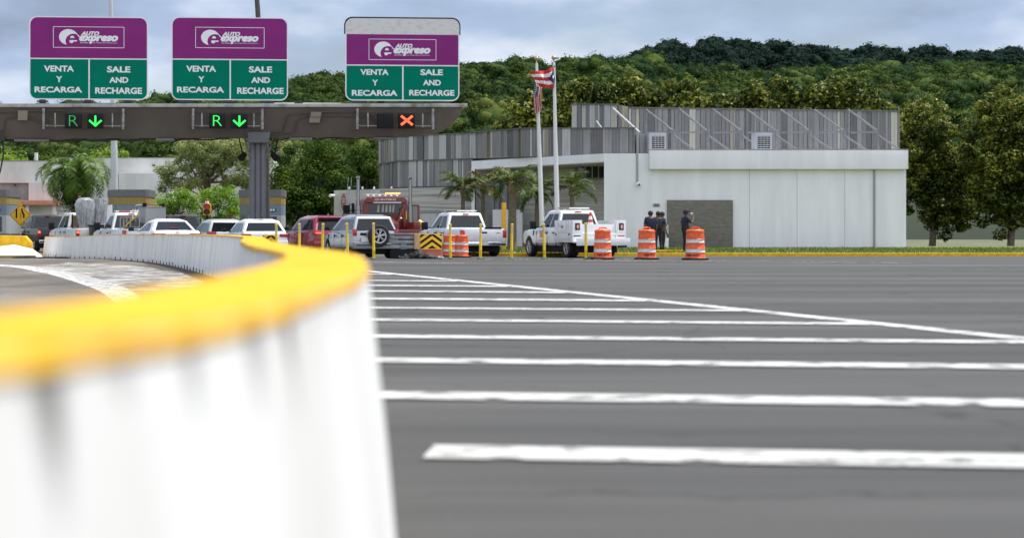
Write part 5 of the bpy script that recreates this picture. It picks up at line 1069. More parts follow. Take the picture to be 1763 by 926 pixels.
# ------------------------------------------------------------------ posts, drums, boards, cones
def marker_post():
    t = thing('delineator_post', 'x', 'post'); h = 1.28
    mb = MB(); prof = [(.052, 0), (.05, .3), (.056, .32), (.05, .34), (.048, .9), (.045, .92)]; mb.lathe(prof, 12); mb.build('tube', yel_post, t, smooth=True)
    mb = MB(); mb.lathe([(.0465, .925), (.0465, 1.19)], 12); mb.build('reflective_sleeve', mat('sleeve_cream', (.55, .45, .22), .5, var=.15, nscale=20), t, smooth=True)
    mb = MB(); mb.lathe([(.05, 1.192), (.052, 1.26), (.03, 1.28)], 12); mb.build('cap', yel_post, t, smooth=True)
    mb = MB(); mb.lathe([(.11, 0), (.11, .03), (.06, .05)], 12); mb.build('base', mat('base_grey', (.12, .11, .09), .8), t, smooth=True)
    return t
proto = marker_post(); gp = 'yellow delineator posts along the closed lane'
posts = [(477, 0, 70, 'yellow post in front of the small white hatchback, leftmost of the row'), (515, 0, 69.5, 'yellow post before the front door of the red suv'), (554.5, 0, 69, 'yellow post before the front wing of the silver suv'), (598.5, 0, 68.5, 'yellow post at the rear left corner of the silver suv'),
         (643.5, 447, 0, 'yellow post crossing the spare wheel of the silver suv'), (775.5, 442.5, 0, 'yellow post in front of the left one of the paired drums'), (827, 442.5, 0, 'yellow post in front of the tailgate of the white crew pickup'), (880.5, 443.5, 0, 'yellow post between the white crew pickup and the white service truck'),
         (937.5, 444.5, 0, 'yellow post in front of the cab of the white service truck'), (1009, 446, 0, 'yellow post just left of the drum behind the service truck')]
for i, (px, py, Y, lab) in enumerate(posts):
    o = proto if i == 0 else copy_tree(proto); Y = Y or (70.5 if py < 444 else 67.5 if py > 445 else 69.5); o.location = (X_(px, Y), Y, gz(Y)); o.rotation_euler = (R((i * 37 % 5) - 2) * .6, R((i * 53 % 5) - 2) * .8, i * 1.1); tag(o, lab, 'post', gp)

def drum():
    t = thing('traffic_drum', 'x', 'traffic drum')
    r0, r1 = .335, .285; zz = [0.07, .255, .375, .575, .695, .93]
    def rr_(z): return r0 + (r1 - r0) * z / .95
    for i, (a, b) in enumerate(zip(zz, zz[1:])):
        e = -.006 if i % 2 else 0; mb = MB(); n = 28
        mb.lathe([(rr_(a) + e, a), (rr_(a) + e - .012, a + .015), (rr_(b) + e - .012, b - .015), (rr_(b) + e, b)], n); mb.build('orange_band' if i % 2 == 0 else 'white_band', orange if i % 2 == 0 else refl, t, smooth=True)
    mb = MB(); mb.lathe([(.285, .93), (.28, .985), (.24, 1.02), (.1, 1.025)], 28); mb.build('top', orange, t, smooth=True)
    mb = MB(); mb.tube([(-.14, 0, 1.0), (-.12, 0, 1.07), (0, 0, 1.09), (.12, 0, 1.07), (.14, 0, 1.0)], .025, 8); mb.build('handle', orange, t, smooth=True)
    mb = MB(); mb.lathe([(.42, 0), (.43, .05), (.36, .07), (.3, .07)], 28); mb.build('rubber_base', rubber, t, smooth=True)
    mb = MB(); rnd = random.Random(5)
    for k in range(7): 
        a = R(-128 + k * 11); w = .018
        mb.box((rr_(.16) * math.cos(a) * 1.003, rr_(.16) * math.sin(a) * 1.003, .165), (.006, rnd.uniform(.025, .045), rnd.uniform(.03, .06)), rz=a)
    mb.build('stencil_mark', black, t)
    return t
pd = drum(); gd = 'orange and white traffic drums'
for i, (px, Y, sc, lab) in enumerate(((1037.5, 67.5, (1, 1, 1.02), 'orange and white drum behind the tail of the white service truck'), (1113.5, 67.2, (1.02, 1.02, 1.02), 'orange and white drum with its top handle hole lit, before the group of men'), (1197, 66, (1.08, 1.08, 1.02), 'orange and white drum in front of the man drinking'),
                              (774.5, 81, (.92, .92, .9), 'left drum of the overlapping pair behind a yellow post'), (794.5, 79.3, (.95, .95, .9), 'right drum of the overlapping pair beside the chevron board'))):
    o = pd if i == 0 else copy_tree(pd); o.location = (X_(px, Y), Y, gz(Y)); o.scale = sc; o.rotation_euler = (0, 0, (0, .25, -.4, .9, 1.7)[i]); tag(o, lab, 'traffic drum', gd)
def cone(label, loc):
    t = thing('traffic_cone', label, 'traffic cone', loc); mb = MB(); mb.lathe([(.15, .03), (.13, .14)], 18); mb.lathe([(.105, .27), (.085, .38)], 18); mb.lathe([(.06, .52), (.035, .68), (.02, .69)], 18); mb.build('cone_body', mat('cone_red', (.62, .05, .03), .5), t, smooth=True)
    mb = MB(); mb.lathe([(.13, .14), (.105, .27)], 18); mb.lathe([(.085, .38), (.06, .52)], 18); mb.build('white_collar', white, t, smooth=True); mb = MB(); mb.bx(-.18, .18, -.18, .18, 0, .03); mb.build('cone_base', mat('cone_red', (.62, .05, .03), .5), t, bevel=.01)
def chevron_board(label, px0, px1, yt, yb, Y, tail=True):
    g = gz(Y); t = thing('crash_cushion', label, 'crash cushion', (X_((px0 + px1) / 2, Y), Y, g)); s = S_(Y); w = (px1 - px0) / s / 2; z0 = Z_(yb, Y) - g; z1 = Z_(yt, Y) - g
    mb = MB(); mb.bx(-w, w, 0, .08, z0, z1); mb.build('chevron_panel', mat('chevron_yellow', (.80, .47, .01), .5, var=.05), t, bevel=.01)
    mb = MB(); y = -.005; n_ = 4
    def clip(poly):      # Sutherland-Hodgman to panel
        for ax, lim, sg in ((0, -w + .02, 1), (0, w - .02, -1), (1, z0 + .02, 1), (1, z1 - .02, -1)):
            out = []
            for i in range(len(poly)):
                a, b = poly[i - 1], poly[i]; ia = sg * (a[ax] - lim) >= 0; ib = sg * (b[ax] - lim) >= 0
                if ia != ib: f = (lim - a[ax]) / (b[ax] - a[ax]); out.append((a[0] + (b[0] - a[0]) * f, a[1] + (b[1] - a[1]) * f))
                if ib: out.append(b)
            poly = out
            if not poly: return []
        return poly
    cx = .1 * w; st = .30 * (z1 - z0); sl = .72
    for k in range(-1, 5):
        zc = z0 + .25 * (z1 - z0) + k * st * 1.35
        for sg in (-1, 1):
            q = clip([(cx, zc), (cx + sg * 3 * w, zc - 3 * w * sl), (cx + sg * 3 * w, zc - 3 * w * sl - st * .62), (cx, zc - st * .62)])
            if len(q) > 2: mb.add([(a, y, b) for a, b in q], [tuple(range(len(q)))])
    mb.build('chevron_stripes', black, t, fix=False)
    if tail:
        mb = MB(); mb.bx(-w - .2, -w - .005, -.02, .5, z0, z1 + .02); mb.build('end_block', mat('end_block_tan', (.50, .30, .17), .6, var=.12), t, bevel=.015)
        mb = MB()
        for a, b in ((z0 + .02, z0 + .16), (z0 + .2, z0 + .34), (z0 + .38, z0 + .5), (z0 + .54, z0 + .6)): mb.bx(-w - 1.25, -w - .2, .05 + (a > z0 + .1) * .03, .3, a, b)
        mb.build('rail_panel', mat('rail_steel', (.24, .25, .27), .5, metal=.4, var=.2), t, bevel=.02)
        mb = MB(); mb.bx(-w + .05, w + .02, .1, .6, 0, z0 - .01); mb.build('base_frame', mat('dull_red', (.45, .12, .09), .7, var=.2), t, bevel=.02)
        mb = MB(); mb.bx(-w - 1.1, -w - .1, .1, .5, 0, z0); mb.build('skid', black, t)
    else:
        mb = MB(); mb.bx(-.05, .05, .02, .07, 0, z0); mb.build('post', steel, t)
chevron_board('crash cushion with a yellow and black chevron face beside the paired drums', 722.5, 761.5, 402.5, 429, 73)
chevron_board('small yellow and black chevron board half hidden behind the yellow barrier top', 452, 478, 404.5, 428, 72, False)
# heap of rubble and torn rubber at the foot of the crash cushion
def rubble():
    rnd = random.Random(12); t = thing('debris_heap', 'dark heap of torn rubber and rubble before the crash cushion', 'debris', (X_(720, 71), 71, gz(71))); mb = MB()
    for k in range(60):
        x = rnd.gauss(0, .42); h = max(.03, .24 * (1 - abs(x) / 1.1)); mb.box((x, rnd.uniform(-.25, .3), rnd.uniform(0, h) * .8 + .02), (rnd.uniform(.08, .3), rnd.uniform(.06, .2), rnd.uniform(.02, .07)), rnd.uniform(0, 3), rx=rnd.uniform(-.6, .6), ry=rnd.uniform(-.6, .6))
    mb.build('rubber_scraps', mat('scrap_dark', (.045, .048, .05), .8, var=.3), t)
    mb = MB()
    for k in range(6): mb.box((.6 + rnd.uniform(-.15, .3), rnd.uniform(-.2, .2), .05), (rnd.uniform(.1, .22), .12, .06), rnd.uniform(0, 3), rx=rnd.uniform(-.5, .5))
    mb.build('concrete_chunks', concrete, t)
rubble()
# ------------------------------------------------------------------ vehicles (local: rear bumper centre at origin, forward +Y)
def qpt(Q, u, v):
    a = Q[0].lerp(Q[1], u); b = Q[3].lerp(Q[2], u); return a.lerp(b, v)
def panel(mb, Q, uv, off=.006, th=.012, cen=None, mi=0):
    Q = [Vector(q) for q in Q]; n = (Q[1] - Q[0]).cross(Q[3] - Q[0]).normalized(); c = sum(Q, Vector()) / 4
    if cen is not None and (c - Vector(cen)).dot(n) < 0: n = -n
    pts = [qpt(Q, u, v) for u, v in uv]; k = len(pts)
    mb.add([p + n * off for p in pts] + [p + n * (off - th) for p in pts], [tuple(range(k)), tuple(range(2 * k - 1, k - 1, -1))] + [(i, k + i, k + (i + 1) % k, (i + 1) % k) for i in range(k)], mi)
WH = {}
def wheel(t, x, y, r, w, side, dark=False):
    key = (round(r, 3), w, dark)
    if key not in WH:
        mb = MB(); h = w / 2; mb.lathe([(r * .62, -h + .01), (r * .9, -h), (r * .985, -h * .72), (r, -h * .3), (r, h * .3), (r * .985, h * .72), (r * .9, h), (r * .62, h - .01), (r * .6, h - .13)], 36, axis='X'); ty = mb.mesh('wheel', rubber, smooth=True)
        mb = MB(); mb.lathe([(r * .63, h - .03), (r * .66, h - .005), (r * .60, h - .01), (r * .56, h - .05)], 32, axis='X', cap=False); 
        for k in range(6):
            a = 2 * math.pi * k / 6; c, s = math.cos(a), math.sin(a)
            for da in (-.16, .16):
                mb.cyl((h - .045, math.cos(a) * r * .1, math.sin(a) * r * .1), (h - .03, math.cos(a + da) * r * .6, math.sin(a + da) * r * .6), r * .055, r * .045, 6)
        mb.lathe([(.001, h - .02), (r * .15, h - .02), (r * .17, h - .05)], 14, axis='X')
        mb.lathe([(.001, h - .07), (r * .6, h - .07), (r * .6, h - .1)], 24, axis='X', mi=1)
        rm = mb.mesh('rim', [alloy if not dark else dgrey, black], smooth=True); WH[key] = (ty, rm)
    ty, rm = WH[key]; o = obj('wheel', ty, t, (x, y, r)); q = obj('rim', rm, o)
    if side < 0: o.rotation_euler = (0, 0, math.pi)
def body_rings(st, W, crown=.02):
    rings = []
    for (y, zb, zt, k) in st:
        w = W / 2 * k; pts = [(.90, zb), (1.0, zb + .12 * (zt - zb) + .03), (1.0, zb + .55 * (zt - zb)), (.975, zt - .10 * (zt - zb) - .02), (.93, zt)]
        R_ = [(x * w, y, z) for x, z in pts]; rings.append(R_ + [(.4 * w, y, zt + crown), (-.4 * w, y, zt + crown)] + [(-p[0], p[1], p[2]) for p in R_[::-1]])
    return rings
def vehicle(name, label, cat, pxc, Y, phi, paint, L, W, belt, H, st, gh, axles, wr, tail, win, deck=.95, ww=.24, lit=False, trim=None, doors=2, group=None, cab_mats=None):
    """gh: (y_rear_base, y_front_base, y_rear_roof, y_front_roof, roof half width, base half width)"""
    t = thing(name, label, cat, (X_(pxc, Y), Y, gz(Y)), phi, group)
    mb = MB(); mb.loft(body_rings(st, W)); body = mb.build('body', paint, t, bevel=.025, seg=2, smooth=True)
    cut = []
    for ya in axles: m = MB(); m.lathe([(.001, -W), (wr * 1.17, -W), (wr * 1.17, W), (.001, W)], 28, (0, ya, wr * 1.02), axis='X'); m.v = [v for v in m.v]; cut.append(m.mesh('c', paint))
    boolean(body, cut); body.data.polygons.foreach_set('use_smooth', [True] * len(body.data.polygons)); body.data.set_sharp_from_angle(angle=R(32))
    mb = MB()
    for ya in axles: mb.bx(-W / 2 + .28, W / 2 - .28, ya - wr * 1.16, ya + wr * 1.16, .35, belt - .1)
    mb.bx(-W / 2 + .2, W / 2 - .2, .25, L - .3, .2, .5); mb.build('underbody', black, t)
    yb0, yb1, yr0, yr1, wrf, wbs = gh; z0 = belt - .03; z1 = H
    drop = .03 if cat == 'pickup truck' else .085
    B = [Vector(p) for p in ((-wbs, yb0, z0), (wbs, yb0, z0), (wbs, yb1, z0), (-wbs, yb1, z0))]; T = [Vector(p) for p in ((-wrf, yr0, z1 - drop), (wrf, yr0, z1 - drop), (wrf, yr1, z1 - drop - .02), (-wrf, yr1, z1 - drop - .02))]
    q_ = 0 if cat == 'pickup truck' else 1
    T2 = [Vector((p.x * (.82 - .14 * q_), p.y + (1 if i < 2 else -1) * (.12 + .28 * q_), z1)) for i, p in enumerate(T)]
    mb = MB(); mb.loft([B, T, T2]); mb.build('cabin', cab_mats or paint, t, bevel=.045 if not q_ else .075, seg=3 if not q_ else 4, smooth=True)
    cen = (0, (yb0 + yb1) / 2, (z0 + z1) / 2)
    Qr = [B[0], B[1], T[1], T[0]]; mb = MB(); u0, u1, v0, v1 = win['rear']; e = .03
    panel(mb, Qr, [(u0, v0), (u1, v0), (u1 - e, v1), (u0 + e, v1)], cen=cen); mb.build('rear_window', glass, t)
    Qf = [B[2], B[3], T[3], T[2]]; mb = MB(); panel(mb, Qf, [(.05, .05), (.95, .05), (.93, .92), (.07, .92)], cen=cen); mb.build('windscreen', glass, t)
    for sg, Q in ((-1, [B[0], B[3], T[3], T[0]]), (1, [B[1], B[2], T[2], T[1]])):
        for poly in win['side']: mb = MB(); panel(mb, Q, poly, cen=cen); mb.build('side_window', glass if not win.get('clear') else glass_clear, t)
    # door handles, seams, mirrors
    for sg in (-1, 1):
        for yh in win.get('handles', ()): mb = MB(); mb.bx(min(sg * (W / 2 - .02), sg * (W / 2 + .035)), max(sg * (W / 2 - .02), sg * (W / 2 + .035)), yh - .1, yh + .1, belt - .2, belt - .16); mb.build('door_handle', plastic if win.get('dark_handles', True) else paint, t)
        mb = MB()
        for ys_ in win.get('seams', ()): mb.bx(min(sg * (W / 2 - .03), sg * (W / 2 + .003)), max(sg * (W / 2 - .03), sg * (W / 2 + .003)), ys_ - .006, ys_ + .006, .45, belt - .12)
        mb.build('door_seam', black, t)
        ym = yb1 - win.get('mir', .35); ms = win.get('mirs', 1); mb = MB(); mb.bx(min(sg * (W / 2 - .1), sg * (W / 2 + .14 * ms)), max(sg * (W / 2 - .1), sg * (W / 2 + .14 * ms)), ym - .03, ym + .03, belt + .03, belt + .07)
        c = sg * (W / 2 + .17 * ms); mb.box((c, ym, belt + .09 * ms), (.2 if ms == 1 else .28, .1, .15 * ms if ms == 1 else .34), 0); mb.build('mirror', plastic if win.get('dark_mir', True) else paint, t, bevel=.02)
        x, z0_, z1_, wl, yd = tail; mb = MB(); mb.bx(min(sg * (x - wl), sg * x), max(sg * (x - wl), sg * x), -.03, yd, z0_, z1_); tl = mb.build('tail_lamp', tail_red, t, bevel=.02)
        if lit: mb = MB(); mb.bx(min(sg * (x - wl * .8), sg * (x - wl * .15)), max(sg * (x - wl * .8), sg * (x - wl * .15)), -.045, -.031, z0_ + (z1_ - z0_) * lit, z0_ + (z1_ - z0_) * (lit + .3)); mb.build('brake_light', brake_lit, tl)
        for ya in axles: wheel(t, sg * (W / 2 - ww / 2 - .01), ya, wr, ww, sg)
    return t
def bumper(t, W, z0, z1, m, y0=-.09, y1=.12, k=.97): mb = MB(); mb.bx(-W / 2 * k, W / 2 * k, y0, y1, z0, z1); return mb.build('rear_bumper', m, t, bevel=.03)
def nplate(t, x, z, y=-.1): mb = MB(); mb.bx(x - .16, x + .16, y - .012, y, z - .08, z + .08); mb.build('number_plate', plate, t)
def seam(t, x0, x1, z, y=-.012, h=.008, m=None): mb = MB(); mb.bx(x0, x1, y - .004, y + .01, z, z + h); mb.build('panel_line', m or black, t)

# silver suv with the spare wheel
L, W, belt, H = 4.3, 1.86, 1.05, 1.67
st = [(0, .42, belt - .02, .955), (.10, .36, belt, .99), (.9, .32, belt, 1), (L - 1.5, .32, belt - .01, 1), (L - 1.0, .33, belt - .1, .99), (L - .2, .36, belt - .25, .92), (L, .45, belt - .4, .8)]
suv = vehicle('suv', 'silver older suv with a spare wheel on its tailgate behind the yellow posts', 'suv', 647, 73, R(17.5), silver_paint, L, W, belt, H, st, (.03, 3.1, .30, 2.2, .70, .87), (.78, 3.25), .345, (.90, .86, 1.12, .15, .12),
              {'rear': (.05, .95, .06, .86), 'side': [[(.04, .1), (.24, .1), (.22, .84), (.08, .84)], [(.27, .1), (.52, .1), (.50, .84), (.25, .84)], [(.55, .1), (.90, .1), (.80, .84), (.53, .84)]], 'handles': (1.25, 2.2), 'seams': (1.35, 2.35, 3.1)})
bumper(suv, W, .38, .62, mat('bumper_grey', (.24, .25, .26), .5, metal=.3), -.10, .15); nplate(suv, -.45, .72, -.105)
mb = MB(); mb.bx(-.85, .85, -.02, .01, .60, .66); mb.build('tailgate_trim', lgrey_paint, suv); seam(suv, -.8, .8, .665)
mb = MB(); mb.bx(-.62, -.38, -.035, -.002, .88, .98); mb.build('tailgate_handle', plastic, suv, bevel=.015)
mb = MB(); r = .42; mb.lathe([(r * .6, .09), (r * .9, .1), (r, .06), (r, -.06), (r * .9, -.1), (r * .6, -.1), (r * .58, .06)], 36, axis='Y'); sp = mb.build('spare_wheel', rubber, suv, smooth=True, loc=(.06, -.16, .86))
mb = MB(); mb.lathe([(r * .64, -.085), (r * .66, -.104), (r * .58, -.1), (r * .56, -.07)], 32, axis='Y', cap=False)
for k in range(6):
    a = 2 * math.pi * k / 6 + .26
    for da in (-.15, .15): mb.cyl((math.cos(a) * .03, -.09, math.sin(a) * .03), (math.cos(a + da) * r * .6, -.09, math.sin(a + da) * r * .6), .02, .016, 6)
mb.lathe([(.06, -.08), (.055, -.105), (.001, -.105)], 16, axis='Y'); mb.build('rim', alloy, sp, smooth=True)
mb = MB(); mb.lathe([(r * .57, -.03), (.001, -.03)], 24, axis='Y'); mb.build('hub_recess', black, sp)
mb = MB(); mb.lathe([(r * .5, .1), (r * .5, .155)], 20, axis='Y'); mb.build('carrier', plastic, sp)
for sg in (-1, 1): mb = MB(); mb.tube([(sg * .66, .35, H - .02), (sg * .66, .45, H + .05), (sg * .64, 2.0, H + .05), (sg * .64, 2.15, H - .02)], .018, 6); mb.build('roof_rail', black, suv, smooth=True)
mb = MB(); mb.bx(-.78, .78, -.12, -.1, .50, .53); mb.build('bumper_line', black, suv)

# red suv
L, W, belt, H = 4.8, 1.95, 1.10, 1.74
st = [(0, .45, belt - .02, .95), (.10, .38, belt, .99), (.9, .33, belt, 1), (L - 1.6, .33, belt - .01, 1), (L - 1.0, .34, belt - .08, .99), (L - .2, .38, belt - .22, .92), (L, .5, belt - .4, .8)]
rs = vehicle('suv', 'dark red suv with its brake lamp lit, waiting left of the silver suv', 'suv', 578, 81.5, R(19.5), red_paint, L, W, belt, H, st, (.05, 3.55, .5, 2.7, .74, .93), (.95, 3.85), .37, (.97, .93, 1.08, .42, .3),
             {'rear': (.07, .93, .08, .86), 'side': [[(.06, .12), (.22, .12), (.2, .8), (.13, .8)], [(.25, .1), (.53, .1), (.51, .84), (.23, .84)], [(.56, .1), (.92, .1), (.80, .84), (.54, .84)]], 'handles': (1.5, 2.5), 'seams': (1.55, 2.65, 3.5), 'dark_handles': False, 'dark_mir': True}, lit=.3)
bumper(rs, W, .42, .66, red_paint, -.08, .1); nplate(rs, .1, .86, -.02); mb = MB(); mb.bx(-.62, .62, .3, .52, H - .05, H - .01); mb.build('roof_spoiler', red_paint, rs, bevel=.02)
mb = MB(); mb.bx(-.35, .5, -.03, -.002, .95, 1.0); mb.build('tailgate_bar', chrome, rs); mb = MB(); mb.prism([(-.02, 0), (.02, 0), (0, .09)], .9, 1.05); mb.build('roof_antenna', red_paint, rs, loc=(0, 0, H))

# white hatch crossover
L, W, belt, H = 4.2, 1.86, 1.02, 1.56
st = [(0, .42, belt - .06, .93), (.10, .34, belt, .98), (.9, .28, belt, 1), (L - 1.5, .28, belt - .01, 1), (L - 1.0, .29, belt - .1, .99), (L - .2, .33, belt - .25, .92), (L, .45, belt - .4, .8)]
ht = vehicle('hatchback', 'white hatchback directly in front of the gantry column', 'car', 457, 76, R(14.5), white_paint, L, W, belt, H, st, (.10, 3.2, .55, 2.35, .68, .89), (.8, 3.3), .33, (.93, .84, .97, .36, .25),
             {'rear': (.06, .94, .16, .84), 'side': [[(.10, .12), (.27, .12), (.22, .8), (.16, .8)], [(.30, .1), (.55, .1), (.52, .84), (.26, .84)], [(.58, .1), (.92, .1), (.78, .84), (.55, .84)]], 'handles': (1.3, 2.3), 'seams': (1.35, 2.4, 3.2), 'dark_handles': False})
bumper(ht, W, .38, .70, white_paint, -.09, .1); nplate(ht, 0, .78, -.02); mb = MB(); mb.bx(-.05, .12, -.03, -.005, .9, .93); mb.build('badge', chrome, ht)
mb = MB(); mb.bx(-.05, .05, .7, .8, 0, .05); mb.build('roof_antenna', black, ht, loc=(0, 0, H), bevel=.01)
# pale silver suv behind
L, W, belt, H = 4.4, 1.83, 1.03, 1.62
st = [(0, .42, belt - .05, .94), (.10, .36, belt, .98), (.9, .3, belt, 1), (L - 1.5, .3, belt - .01, 1), (L - 1.0, .31, belt - .1, .99), (L - .2, .35, belt - .25, .92), (L, .45, belt - .4, .8)]
s2 = vehicle('suv', 'pale silver suv partly hidden between the white sedan and the white hatchback', 'suv', 393, 86.5, R(16.5), lgrey_paint, L, W, belt, H, st, (.06, 3.3, .45, 2.4, .70, .88), (.85, 3.4), .34, (.92, .86, 1.06, .38, .3),
             {'rear': (.06, .94, .10, .86), 'side': [[(.06, .12), (.26, .12), (.22, .8), (.12, .8)], [(.29, .1), (.55, .1), (.52, .84), (.26, .84)], [(.58, .1), (.92, .1), (.78, .84), (.55, .84)]], 'handles': (1.4, 2.4), 'seams': (1.4, 2.5, 3.3)})
bumper(s2, W, .4, .68, lgrey_paint, -.09, .1); nplate(s2, 0, .8, -.02)
# white sedan
L, W, belt, H = 4.65, 1.84, .98, 1.45
st = [(0, .42, .90, .90), (.08, .34, .99, .95), (.35, .3, 1.02, .985), (1.0, .26, 1.0, 1), (2.4, .26, belt, 1), (L - 1.3, .26, belt - .04, 1), (L - .9, .27, belt - .12, .98), (L - .2, .3, belt - .27, .9), (L, .4, belt - .42, .78)]
sd_ = vehicle('sedan', 'white four door sedan with a bluish rear window behind the barrier', 'car', 305.5, 69, R(17), white_paint, L, W, belt, H, st, (.42, 3.45, 1.12, 2.45, .60, .85), (.95, 3.6), .33, (.90, .82, .92, .46, .3),
              {'rear': (.07, .93, .10, .93), 'side': [[(.17, .1), (.27, .1), (.26, .6), (.23, .7)], [(.29, .1), (.52, .1), (.51, .86), (.28, .86)], [(.55, .1), (.90, .1), (.72, .86), (.53, .86)]], 'handles': (1.5, 2.5), 'seams': (1.5, 2.55, 3.45), 'dark_handles': False})
bumper(sd_, W, .34, .68, white_paint, -.08, .1, .94); nplate(sd_, 0, .8, -.03); mb = MB(); mb.lathe([(.001, -.02), (.07, -.02), (.07, .01)], 16, (0, -.01, .93), axis='Y'); mb.build('badge', chrome, sd_)
mb = MB(); mb.bx(-.16, .16, .62, .66, belt + .12, belt + .14); mb.build('high_brake_light', tail_red, sd_)

# pickups
def pickup(label, pxc, Y, phi, paint, lit=False, belt=1.18, H=1.88, L=5.9, W=2.04, cab0=2.05, cab1=4.35, bar=False, group='pickup trucks waiting at the plaza', win2=True, tailb=None, service=False, wr=.40, rearw=(.06, .94, .12, .86), mirs=1.4, name='pickup_truck', clear=False):
    if service: st = [(1.95, .5, belt, .97), (2.05, .48, belt, .985), (L - 1.5, .46, belt, 1), (L - 1.0, .48, belt - .03, .99), (L - .2, .5, belt - .12, .95), (L, .6, belt - .25, .88)]
    else: st = [(0, .58, belt, .965), (.05, .54, belt + .0, .98), (.3, .48, belt, 1), (2.0, .46, belt, 1), (L - 1.5, .46, belt, 1), (L - 1.0, .48, belt - .03, .99), (L - .2, .5, belt - .12, .95), (L, .6, belt - .25, .88)]
    side = [[(.06, .1), (.42, .1), (.40, .84), (.10, .84)], [(.46, .1), (.90, .1), (.76, .84), (.44, .84)]] if win2 else [[(.10, .1), (.88, .1), (.70, .84), (.14, .84)]]
    t = vehicle(name, label, 'pickup truck', pxc, Y, phi, paint, L, W, belt, H, st, (cab0, cab1, cab0 + .22, cab1 - .75, .74, .93), (1.05 if not service else 1.15, L - .95), wr, (W / 2 + .005, .80, 1.12, .16, .14) if not service else (.1, .9, .95, .05, .02),
                {'rear': rearw, 'side': side, 'handles': (2.45, 3.3) if win2 else (2.75,), 'seams': (2.2, 3.15, 4.3) if win2 else (2.3, 4.1), 'mirs': mirs, 'clear': clear}, lit=lit, ww=.28, group=group)
    if not service:
        b = [c for c in kids(t) if c.name.split('.')[0] == 'body'][0]; m = MB(); m.bx(-W / 2 + .12, W / 2 - .12, .07, 1.9, .72, 3); boolean(b, [m.mesh('c', paint)])
        b.data.polygons.foreach_set('use_smooth', [True] * len(b.data.polygons)); b.data.set_sharp_from_angle(angle=R(32))
        mb = MB(); mb.bx(-.80, .80, -.018, -.001, .68, belt - .02); tg = mb.build('tailgate', paint, t, bevel=.01)
        mb = MB(); mb.bx(-.14, .14, -.03, -.019, belt - .2, belt - .13); mb.build('tailgate_handle', plastic, tg, bevel=.01)
        bumper(t, W, .46, .64, tailb or chrome, -.12, .04, .95); nplate(t, 0, .56, -.125)
    mb = MB(); mb.bx(-.14, .14, cab0 + .1, cab0 + .16, H - .1, H - .04); mb.build('high_brake_light', tail_red, t, bevel=.01)
    mb = MB()
    for x in (-.5, .5): mb.bx(x - .06, x + .06, .1, L - .3, .4, .55)
    mb.cyl((-.6, 1.05, .4), (.6, 1.05, .4), .1, n=12); mb.ell((0, 1.05, .4), (.18, .2, .18), 8); mb.build('chassis', black, t)
    for sg in (-1, 1): mb = MB(); mb.bx(sg * (W / 2 - .14) - .14, sg * (W / 2 - .14) + .14, 1.48, 1.52, .22, .62); mb.build('mud_flap', plastic, t)
    if bar:
        mb = MB(); mb.bx(-.72, .72, 2.75, 3.0, H + .05, H + .11); mb.bx(-.4, -.3, 2.85, 2.95, H - .02, H + .05); mb.bx(.3, .4, 2.85, 2.95, H - .02, H + .05); mb.build('light_bar', lampw, t, bevel=.02)
        mb = MB(); mb.bx(-.72, -.2, 2.74, 2.748, H + .058, H + .1); mb.build('light_bar_base', plastic, t)
    return t
pu = pickup('white crew cab pickup with a slim roof light bar beside the drums', 833, 82, R(17), white_paint, bar=True)
mb = MB(); mb.bx(.05, .8, -.03, .08, 1.17, 1.25); mb.build('bed_toolbox', black, pu, bevel=.02); mb = MB(); mb.bx(.55, .75, -.026, -.02, .98, 1.01); mb.build('badge', tail_red, pu)
dk = pickup('black crew cab pickup with its brake lamp lit behind the diamond sign', 99, 99, R(21.5), dark_paint, lit=.55, belt=1.2, H=1.93)
d2 = pickup('black pickup seen only as a dark cab between the sedan and the red signal', 331, 97, R(16), dark_paint, belt=1.25, H=1.92)
for x in (-.9, -.5): mb = MB(); mb.cyl((x, 2.4, 1.9), (x, 2.4, 2.02), .07); mb.build('beacon', black, d2)
w1 = pickup('white pickup with a plastic wrapped load and a lit brake lamp', 168, 91, R(22), white_paint, lit=.55, belt=1.2, H=1.96)
mb = MB(); mb.bx(-.75, .75, cab := 2.0, 2.06, 1.25, 1.8); mb.build('cab_guard', mat('guard_brown', (.16, .11, .07), .5), w1)
mb = MB(); mb.bx(-.75, -.7, 1.96, 1.99, 1.2, 1.9); mb.cyl((-.45, 1.98, 1.25), (.1, 1.98, 1.88), .02, n=6); mb.build('guard_bar', black, w1)
w2 = pickup('white work pickup carrying a grey box and a yellow hose, amber lamp lit', 251, 84, R(21), white_paint, lit=.1, belt=1.17, H=1.9, win2=False, cab0=2.3, cab1=4.1, rearw=(.05, .95, .1, .86))
def local(tr, x, y, z): M = Matrix.Translation(tr.location) @ Matrix.Rotation(tr.rotation_euler.z, 4, 'Z'); return M @ Vector((x, y, z))
mb = MB(); mb.bx(-.62, .62, 2.9, 3.15, 1.93, 1.99); lb = mb.build('light_bar', lampw, w2, bevel=.02); mb = MB(); mb.bx(-.45, .05, 2.89, 2.898, 1.935, 1.985); mb.build('red_strobe', tail_red, lb)

